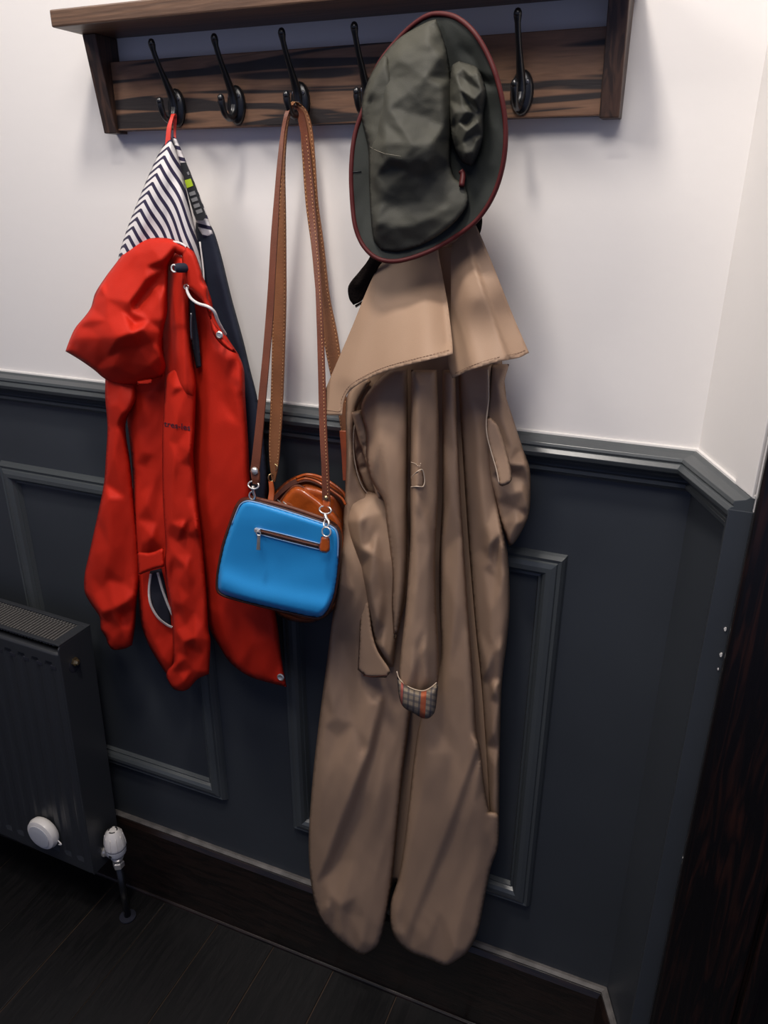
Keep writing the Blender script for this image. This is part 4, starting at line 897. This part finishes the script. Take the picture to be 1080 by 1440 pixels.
# centre column and right sleeve with the printed word
col = Cloth([(234, 362), (248, 356), (260, 366), (264, 400), (266, 460), (270, 500), (276, 540), (274, 560), (234, 560), (232, 520), (229, 470), (232, 420)], [(245, 365, .078), (250, 480, .080), (255, 555, .084)], T=0.028, r=15, seed=26, step=3,
            rg=0.0009, pts=[(246,380,12),(258,380,4),(246,430,16),(260,430,6),(248,456,17),(248,463,13),(252,500,16),(240,505,7),(262,500,6),(255,540,14)], ay=.4, pr=4.0)
col.build('hood_panel', RD, jk)
rs = Cloth([(233, 530), (245, 518), (268, 520), (275, 545), (274, 600), (272, 640), (277, 700), (284, 760), (290, 830), (293, 885), (296, 900), (294, 948), (278, 955), (266, 968), (256, 972), (243, 968), (234, 952), (236, 942), (244, 932), (243, 900), (242, 870), (236, 830), (231, 790), (233, 770), (229, 700), (228, 620), (231, 560)],
           [(250, 530, .085), (250, 700, .085), (262, 850, .085), (260, 960, .080)], T=0.036, r=17, seed=27, step=3, wr=0.0014, wscale=(.04, .015),
           rg=0.0009, pts=[(245,545,16),(262,545,10),(238,560,10),(246,600,18),(266,600,6),(236,620,10),(250,625,14),(245,645,20),(268,634,14),(252,652,14),(268,655,6),(242,700,18),(262,700,12),(274,700,3),(240,735,18),(256,742,25),(236,768,14),(232,750,10),(262,730,14),(272,728,12),(278,742,16),(262,752,7),(250,762,9),(276,758,5),(245,780,16),(268,780,8),(236,792,16),(262,797,20),(245,800,9),(250,820,18),(275,820,6),(240,845,14),(256,850,22),(266,838,14),(250,860,11),(275,860,8),(246,885,16),(262,880,12),(240,905,18),(258,903,27),(274,897,24),(285,880,8),(250,915,9),(270,912,7),(284,920,9),(262,925,16),(246,935,18),(270,942,8),(252,945,7),(258,958,16),(280,945,9)], ay=.6)
rs.build('sleeve', RD, jk)
# printed word on the sleeve
cu = bpy.data.curves.new('t', 'FONT'); cu.body = 'tres-les'; cu.size = 12.5; cu.resolution_u = 2; cu.offset = 0.15
to = bpy.data.objects.new('t', cu); C.objects.link(to); dg = bpy.context.evaluated_depsgraph_get(); tm = bpy.data.meshes.new_from_object(to.evaluated_get(dg)); bpy.data.objects.remove(to)
vx_ = np.array([v.co[:] for v in tm.vertices]); sc_x = 37.0 / (vx_[:, 0].max() - vx_[:, 0].min())
for v in tm.vertices:
    X_ = 230.5 + (v.co.x - vx_[:, 0].min()) * sc_x; Y_ = 599.5 - v.co.y * 0.95 + (X_ - 230) * 0.16
    v.co = rs.p(X_, Y_, 0.0008)
tm.name = 'printed_word'; link_mesh('printed_word', tm, M['print_navy'], jk, False, label='small dark lettering on the sleeve')
# hood, fallen forward
hood = Cloth([(92, 494), (97, 480), (103, 466), (108, 458), (120, 444), (128, 432), (134, 412), (148, 390), (163, 370), (176, 354), (192, 342), (212, 335), (236, 335), (250, 340), (262, 347), (272, 358), (266, 372), (256, 360), (246, 356), (238, 372), (236, 400), (235, 440), (229, 468), (228, 490), (233, 515), (228, 530), (210, 534), (192, 540), (170, 541), (148, 533), (132, 520), (112, 506)],
            [(95, 493, .070), (148, 533, .072), (228, 530, .080), (170, 478, .112), (120, 480, .088), (163, 370, .072), (215, 340, .085), (268, 362, .098), (235, 420, .090), (170, 450, .100)], T=0.026, r=13, seed=28, step=3, wr=0.0018, wscale=(.03, .02),
            rg=0.0009, pts=[(215,350,14),(240,350,8),(190,358,12),(165,385,10),(205,375,20),(226,366,20),(205,392,25),(181,424,28),(232,378,4),(214,402,7),(192,430,9),(226,420,12),(172,436,18),(185,438,19),(190,455,7),(208,450,12),(165,474,26),(200,462,22),(185,468,27),(170,490,9),(195,488,7),(215,482,8),(150,420,18),(150,450,20),(125,450,14),(140,475,16),(128,462,9),(112,475,12),(110,492,6),(135,500,9),(160,515,15),(150,503,8),(185,510,9),(210,515,14),(190,528,8),(225,500,8),(228,450,9),(140,400,12)])
hood.build('hood', RD, jk)
patch('hood_tab', [(193, 536), (214, 532), (213, 540), (193, 541)], bl, .034, M['red'], jk, th=.001)
# cord with toggle
tg = hood.p(247, 375, .0)
tg = at(248, 376, .122)
latheo('cord_toggle', [(0.001, 0), (0.005, .001), (0.0062, .006), (0.0062, .014), (0.005, .018), (0.001, .019)], tg + Vector((0.012, 0.010, -0.001)), Vector((-0.75, -1, 0.05)), M['navy'], jk, n=20, label='navy cord toggle')
tubeo('toggle_ring', [tg + Vector((0.0045 * math.cos(a) , -0.0045 + 0.0 * a, 0.0045 * math.sin(a) - 0.001)) for a in np.linspace(0.6, 5.4, 12)], 0.0012, M['white_cord'], jk, n=6)
tubeo('drawstring', [pk.p(263, 404, .0005), pk.p(264, 411, .004), pk.p(269, 420, .006), pk.p(279, 427, .006), at(292, 431, .122), at(301, 438, .118), at(306, 450, .110), at(311, 460, .100), at(317, 470, .085)], 0.0021, M['white_cord'], jk, n=8, label='white drawstring')
tubeo('drawstring_eyelet', [pk.p(262 + 3.2 * math.cos(a), 403.5 + 3.2 * math.sin(a), .001) for a in np.linspace(0, 5.6, 8)], 0.0009, M['silver'], jk, n=6, closed=True)
zg = Cloth([(266, 418), (273, 420), (276, 448), (280, 480), (283, 516), (276, 518), (271, 492), (267, 460)], [(270, 420, .102), (278, 515, .090)], T=0.001, r=2, step=3, wr=0)
zg.build('zip_fly', M['pocket_dark'], jk, label='dark front zip')
tubeo('zip_pull', [at(269, 440, .106), at(268.5, 460, .107), at(269.5, 478, .107)], 0.0013, M['screw'], jk, n=6)

# ================================================================== tan shoulder bag (behind)
tb_ = thing('shoulder_bag', 'cognac leather bag with wide tan strap half hidden behind the blue bag', 'handbag', (HX[2], -0.08, RZ - 0.75))
cb = Cloth([(374, 712), (384, 694), (398, 680), (414, 670), (432, 666), (450, 670), (468, 680), (482, 692), (487, 714), (488, 760), (482, 820), (468, 858), (450, 872), (430, 876), (396, 868), (370, 840), (364, 780), (366, 740)], [(430, 700, .040), (430, 860, .042)], T=0.046, r=26, seed=30, wr=0.0012, wscale=(.03, .03), folds=[('g', 3, 5, [(385, 705), (420, 690), (470, 700), (495, 730)], 'none')])
cb.build('body', M['cognac'], tb_)
fp = Cloth([(378, 730), (392, 708), (404, 692), (414, 684), (424, 684), (440, 694), (464, 714), (480, 735), (484, 780), (480, 850), (440, 872), (390, 860), (374, 800)], [(430, 700, .084), (430, 860, .086)], T=0.012, r=9, step=3, wr=0.0008, wscale=(.05, .05))
fp.build('front_pocket', M['cognac'], tb_)
tubeo('pocket_piping', [fp.p(x, y, .0) for x, y in ((380, 728), (393, 707), (405, 691), (414, 684), (424, 684), (440, 694), (464, 714), (480, 735))], 0.0018, M['brown_leather'], tb_, n=8)
ribbon('zip_tape', [(378, 706, .082, 381, 711, .088), (396, 686, .076, 398, 693, .088), (414, 674, .072, 416, 681, .084), (436, 671, .072, 436, 678, .084), (462, 683, .074, 458, 690, .086), (480, 697, .072, 476, 705, .083), (487, 708, .070, 484, 714, .080)], M['dark_leather'], tb_, th=.001)
tubeo('zip_edge', [at(x, y, .088) for x, y in ((418, 676), (430, 673), (445, 677), (462, 687)  , (480, 700), (486, 710))], 0.0018, M['cognac'], tb_, n=8)
tubeo('zip_edge', [at(x, y, .074) for x, y in ((417, 672), (432, 667.5), (450, 671), (468, 681), (482, 692), (487, 701))], 0.0024, M['cognac'], tb_, n=8)
for dx in (0, 8):
    tubeo('zip_puller', [fp.p(390 + dx, 703 + dx * .3, .002), fp.p(396 + dx, 708 + dx * .3, .003), fp.p(402 + dx, 712 + dx * .3, .002)], 0.0012, M['silver'], tb_, n=6)
prx, pry = 415, 152
W = [(382, 675, .062, 386, 678, .064), (379, 650, .060, 391, 655, .064), (378, 620, .056, 394, 622, .060), (380, 575, .050, 397, 577, .054), (382, 500, .046, 400, 500, .050), (383, 430, .044, 402, 430, .048), (386, 370, .043, 402, 370, .048), (392, 300, .043, 401.5, 300, .050), (396, 240, .046, 400.5, 238, .052), (399, 195, .049, 403, 190, .053), (402, 163, .052, 408, 160, .053), (408, 146, .046, 415, 143.5, .046), (413, 143, .038, 424, 148, .036), (418, 152, .036, 432, 158, .034), (422, 180, .036, 439, 184, .034), (425, 225, .036, 443, 228, .034), (430, 290, .036, 447, 285, .034), (438, 350, .036, 455, 345, .034), (445, 420, .040, 463, 415, .036), (455, 480, .042, 474, 470, .038), (466, 535, .044, 482, 525, .040), (477, 590, .046, 490, 585, .042), (483, 645, .050, 497, 640, .046), (486, 690, .056, 498, 690, .052)]
ribbon('strap', W, M['tan'], tb_, th=0.002, label='wide tan strap')
for side in (0, 1):
    pts = []
    for r in W[1:-1]:
        a = 0.10 if side == 0 else 0.90
        L_ = at(r[0], r[1], r[2]); R_ = at(r[3], r[4], r[5]); pts.append(L_.lerp(R_, a) + Vector((0, -.0004, 0)))
    stitches('strap_stitching', pts, M['tan_thread'], tb_, r=.0004, length=.003, gap=.002)
ribbon('strap_tab', [(477, 606, .056, 492, 606, .052), (480, 640, .058, 496, 640, .054), (482, 676, .062, 498, 676, .058)], M['cognac'], tb_, th=.003)
def ring(name, c, rx, rz, r, m, parent, tilt=0.0, n=16, yaw=0.0, a0=0, a1=2 * math.pi):
    pts = [Vector(c) + Vector((rx * math.cos(a) * math.cos(yaw), rx * math.cos(a) * math.sin(yaw) + tilt * math.sin(a) * rz, rz * math.sin(a))) for a in np.linspace(a0, a1, n, endpoint=(a1 < 6.2))]
    return tubeo(name, pts, r, m, parent, n=8, closed=(a1 >= 6.2), sm=0)
ring('strap_ring', at(381, 672, .072), .004, .006, .0010, M['brass'], tb_, yaw=.8)
tubeo('strap_buckle', [at(386, 652, .066), at(390, 656, .068), at(388, 663, .069)], .001, M['brass'], tb_, n=6)
ribbon('ring_tab', [(377, 676, .074, 383, 678, .074), (378, 690, .080, 385, 692, .080), (376, 704, .088, 384, 706, .088)], M['cognac'], tb_, th=.003)

# ================================================================== blue cross-body bag
bb = thing('crossbody_bag', 'small blue leather bag with brown zip and thin brown strap', 'handbag', (HX[2], -0.14, RZ - 0.78))
bo_ = [(346, 703), (358, 704), (400, 716), (440, 729), (466, 738), (475, 746), (478, 760), (476, 800), (471, 835), (462, 858), (452, 868), (442, 869), (400, 860), (350, 848), (316, 838), (307, 832), (305, 822), (307, 800), (315, 765), (325, 735), (334, 714), (340, 706)]
D0 = .148
bctl = [(350, 705, D0), (470, 745, D0), (310, 835, D0 - .004), (455, 865, D0 - .004)]
body = Cloth([(x * 1.0 + dx, y + dy) for (x, y), (dx, dy) in zip(bo_, [(-3, -4), (0, -5), (1, -5), (1, -5), (2, -5), (3, -3), (3, 0), (3, 0), (3, 1), (2, 2), (1, 2), (0, 2), (0, 2), (0, 2), (-1, 2), (-2, 1), (-2, 0), (-2, 0), (-3, 0), (-3, -1), (-4, -2), (-4, -3)])], [(400, 705, .112), (400, 860, .108)], T=0.034, r=4, step=4, wr=0, prof=.35)
body.build('gusset', M['dark_leather'], bb, label='dark brown zipped side of the bag')
face = Cloth(bo_, bctl, T=0.010, r=8, step=3, wr=0.0004, wscale=(.01, .01), folds=[('g', 8, 18, [(315, 822), (350, 836), (400, 847), (455, 857)], 'none'), ('h', -3.0, 0, [(395, 790), (60, 26)]), ('h', 2.0, 0, [(390, 730), (60, 18)])], prof=0.6)
face.build('front', M['blue'], bb, label='smooth blue leather front')
bo2 = smooth_outline(bo_, 6)
tubeo('piping', [at(x, y, D0 + .0005) for x, y in bo2], 0.0017, M['dark_leather'], bb, n=8, closed=True, sm=0)
tubeo('edge_binding', [face.p(x, y, 0.0006) for x, y in ((326, 738), (335, 715), (340, 708), (347, 705), (358, 706), (400, 718), (440, 731), (465, 740), (473, 748), (475.5, 762), (475, 785))], 0.0011, M['blue_edge'], bb, n=6)
tubeo('top_zip', [at(x, y, .146) for x, y in ((352, 699), (400, 711), (440, 724), (464, 733))], 0.0028, M['brown_leather'], bb, n=8)
zp = Cloth([(360, 742), (366, 743), (400, 752), (430, 760), (450, 765), (450, 772), (430, 768), (400, 760), (366, 751), (360, 749)], on=face, off=0.0006, T=0.0012, r=2, step=2.5, wr=0)
zp.build('zip_strip', M['brown_leather'], bb, label='brown front zip')
for pts in (((360, 742), (400, 751.5), (450, 764.5)), ((366, 751.5), (400, 760.5), (450, 773))):
    tubeo('zip_border', [face.p(x, y, 0.0012) for x, y in pts], 0.0008, M['blue_edge'], bb, n=6)
tubeo('zip_chain', [face.p(x, y, 0.0022) for x, y in ((364, 746.5), (400, 756), (450, 768.5))], 0.0011, M['dark_leather'], bb, n=6)
z0_ = face.p(362, 746, .003)
boxo('zip_slider', tuple(z0_ - Vector((.0045, .002, .003))), tuple(z0_ + Vector((.005, .0015, .003))), M['chrome'], bb, bevel=.0012)
ring('puller_ring', face.p(363.5, 750, .005), .003, .0035, .0009, M['chrome'], bb, yaw=.3)
ribbon('zip_puller', [(361.5, 752, D0 + .028, 366, 752.5, D0 + .028), (361, 762, D0 + .027, 365.5, 762.5, D0 + .027), (360, 773.5, D0 + .025, 365.5, 774, D0 + .025)], M['chrome'], bb, th=.0015, sm=False)
# strap ends, rings, swivel hooks
lt = [(351.5, 664, .150, 363.5, 666, .150), (354, 645, .148, 366, 645, .148), (359, 600, .140, 370, 600, .140), (364, 550, .130, 374.5, 550, .130), (369, 500, .120, 379, 500, .120), (374, 440, .106, 384, 440, .106), (377.5, 390, .098, 386.5, 390, .098), (381, 330, .088, 390, 330, .088), (386, 270, .078, 393, 270, .078), (390, 225, .070, 396.5, 225, .070), (395, 185, .062, 400, 185, .062), (400, 160, .058, 406, 158, .058), (406, 149, .050, 412, 147, .050), (410, 147, .0385, 418, 150, .0385), (416, 158, .037, 427, 160, .037), (423, 190, .040, 433, 190, .040), (429, 240, .045, 438, 240, .045), (434, 300, .055, 443, 300, .055), (439, 350, .068, 447.5, 350, .068), (443, 400, .082, 451, 400, .082), (445, 450, .096, 453.5, 450, .096), (447, 520, .112, 456.5, 520, .112), (449, 600, .132, 459, 600, .132), (452, 660, .146, 462, 660, .146), (453, 704, .152, 464, 706, .152)]
ribbon('strap', lt, M['brown_leather'], bb, th=0.0022, label='thin brown strap')
pts = [at(r[0] * .25 + r[3] * .75, (r[1] + r[4]) / 2, r[2] + .0006) for r in lt[15:]]
stitches('strap_stitching', pts, M['tan_thread'], bb, r=.0004, length=.0025, gap=.002)
latheo('rivet', [(.0055, 0), (.0056, .001), (.0045, .003), (.002, .0042), (.0003, .0044)], at(358.5, 662, .1515), (0, -1, .1), M['chrome'], bb, n=20)
latheo('rivet', [(.0028, 0), (.003, .001), (.0022, .002), (.0003, .0026)], at(458.5, 700, .1535), (0, -1, .1), M['brass'], bb, n=16)
ribbon('strap_loop', [(352, 662, .151, 363.5, 664, .151), (353, 672, .153, 364, 674, .153), (355, 681, .152, 363, 682, .152)], M['brown_leather'], bb, th=.004)
ribbon('strap_loop', [(453.5, 704, .153, 463.5, 706, .153), (454, 712, .155, 463, 714, .155), (455, 720, .154, 463, 721, .154)], M['cognac'], bb, th=.004)
ring('strap_ring', at(356.5, 682, .153), .0085, .0048, .0012, M['chrome'], bb, tilt=.5)
ring('strap_ring', at(457.5, 717, .156), .0088, .0046, .0012, M['chrome'], bb, tilt=.5)
def swivel(x0, y0, x1, y1, d0, d1):
    a = at(x0, y0, d0); b = at(x1, y1, d1); u = (b - a).normalized(); n = u.cross(Vector((0, 1, 0))).normalized()
    pts = [a, a.lerp(b, .2), a.lerp(b, .42) + n * .0015, a.lerp(b, .7) + n * .0045, a.lerp(b, .95) + n * .003, a.lerp(b, 1.0) - n * .001, a.lerp(b, .85) - n * .0045, a.lerp(b, .6) - n * .004, a.lerp(b, .42) - n * .001]
    tubeo('trigger_hook', pts, .0014, M['chrome'], bb, n=8, radii=[.0022, .0024, .002, .0015, .0013, .0013, .0012, .0011, .0009])
swivel(356, 684, 354, 702, .153, .148)
swivel(457.5, 722, 459.5, 741, .157, D0 + .022)
ring('tab_ring', at(459, 748, D0 + .024), .0064, .0062, .0012, M['chrome'], bb, tilt=.2)
hg = Cloth([(452, 754), (463, 756), (464, 762), (463.5, 774), (459, 778), (452, 777), (448.5, 772), (449.5, 765)], [(456, 755, D0 + .022), (456, 776, D0 + .021)], T=0.003, r=3, step=2, wr=0)
hg.build('hanging_tab', M['cognac'], bb, label='brown leather tab at the ring')
boxo('side_tab', tuple(at(352, 706, .140) - Vector((.004, .003, .006))), tuple(at(352, 706, .140) + Vector((.004, .003, .006))), M['brown_leather'], bb, bevel=.0015)
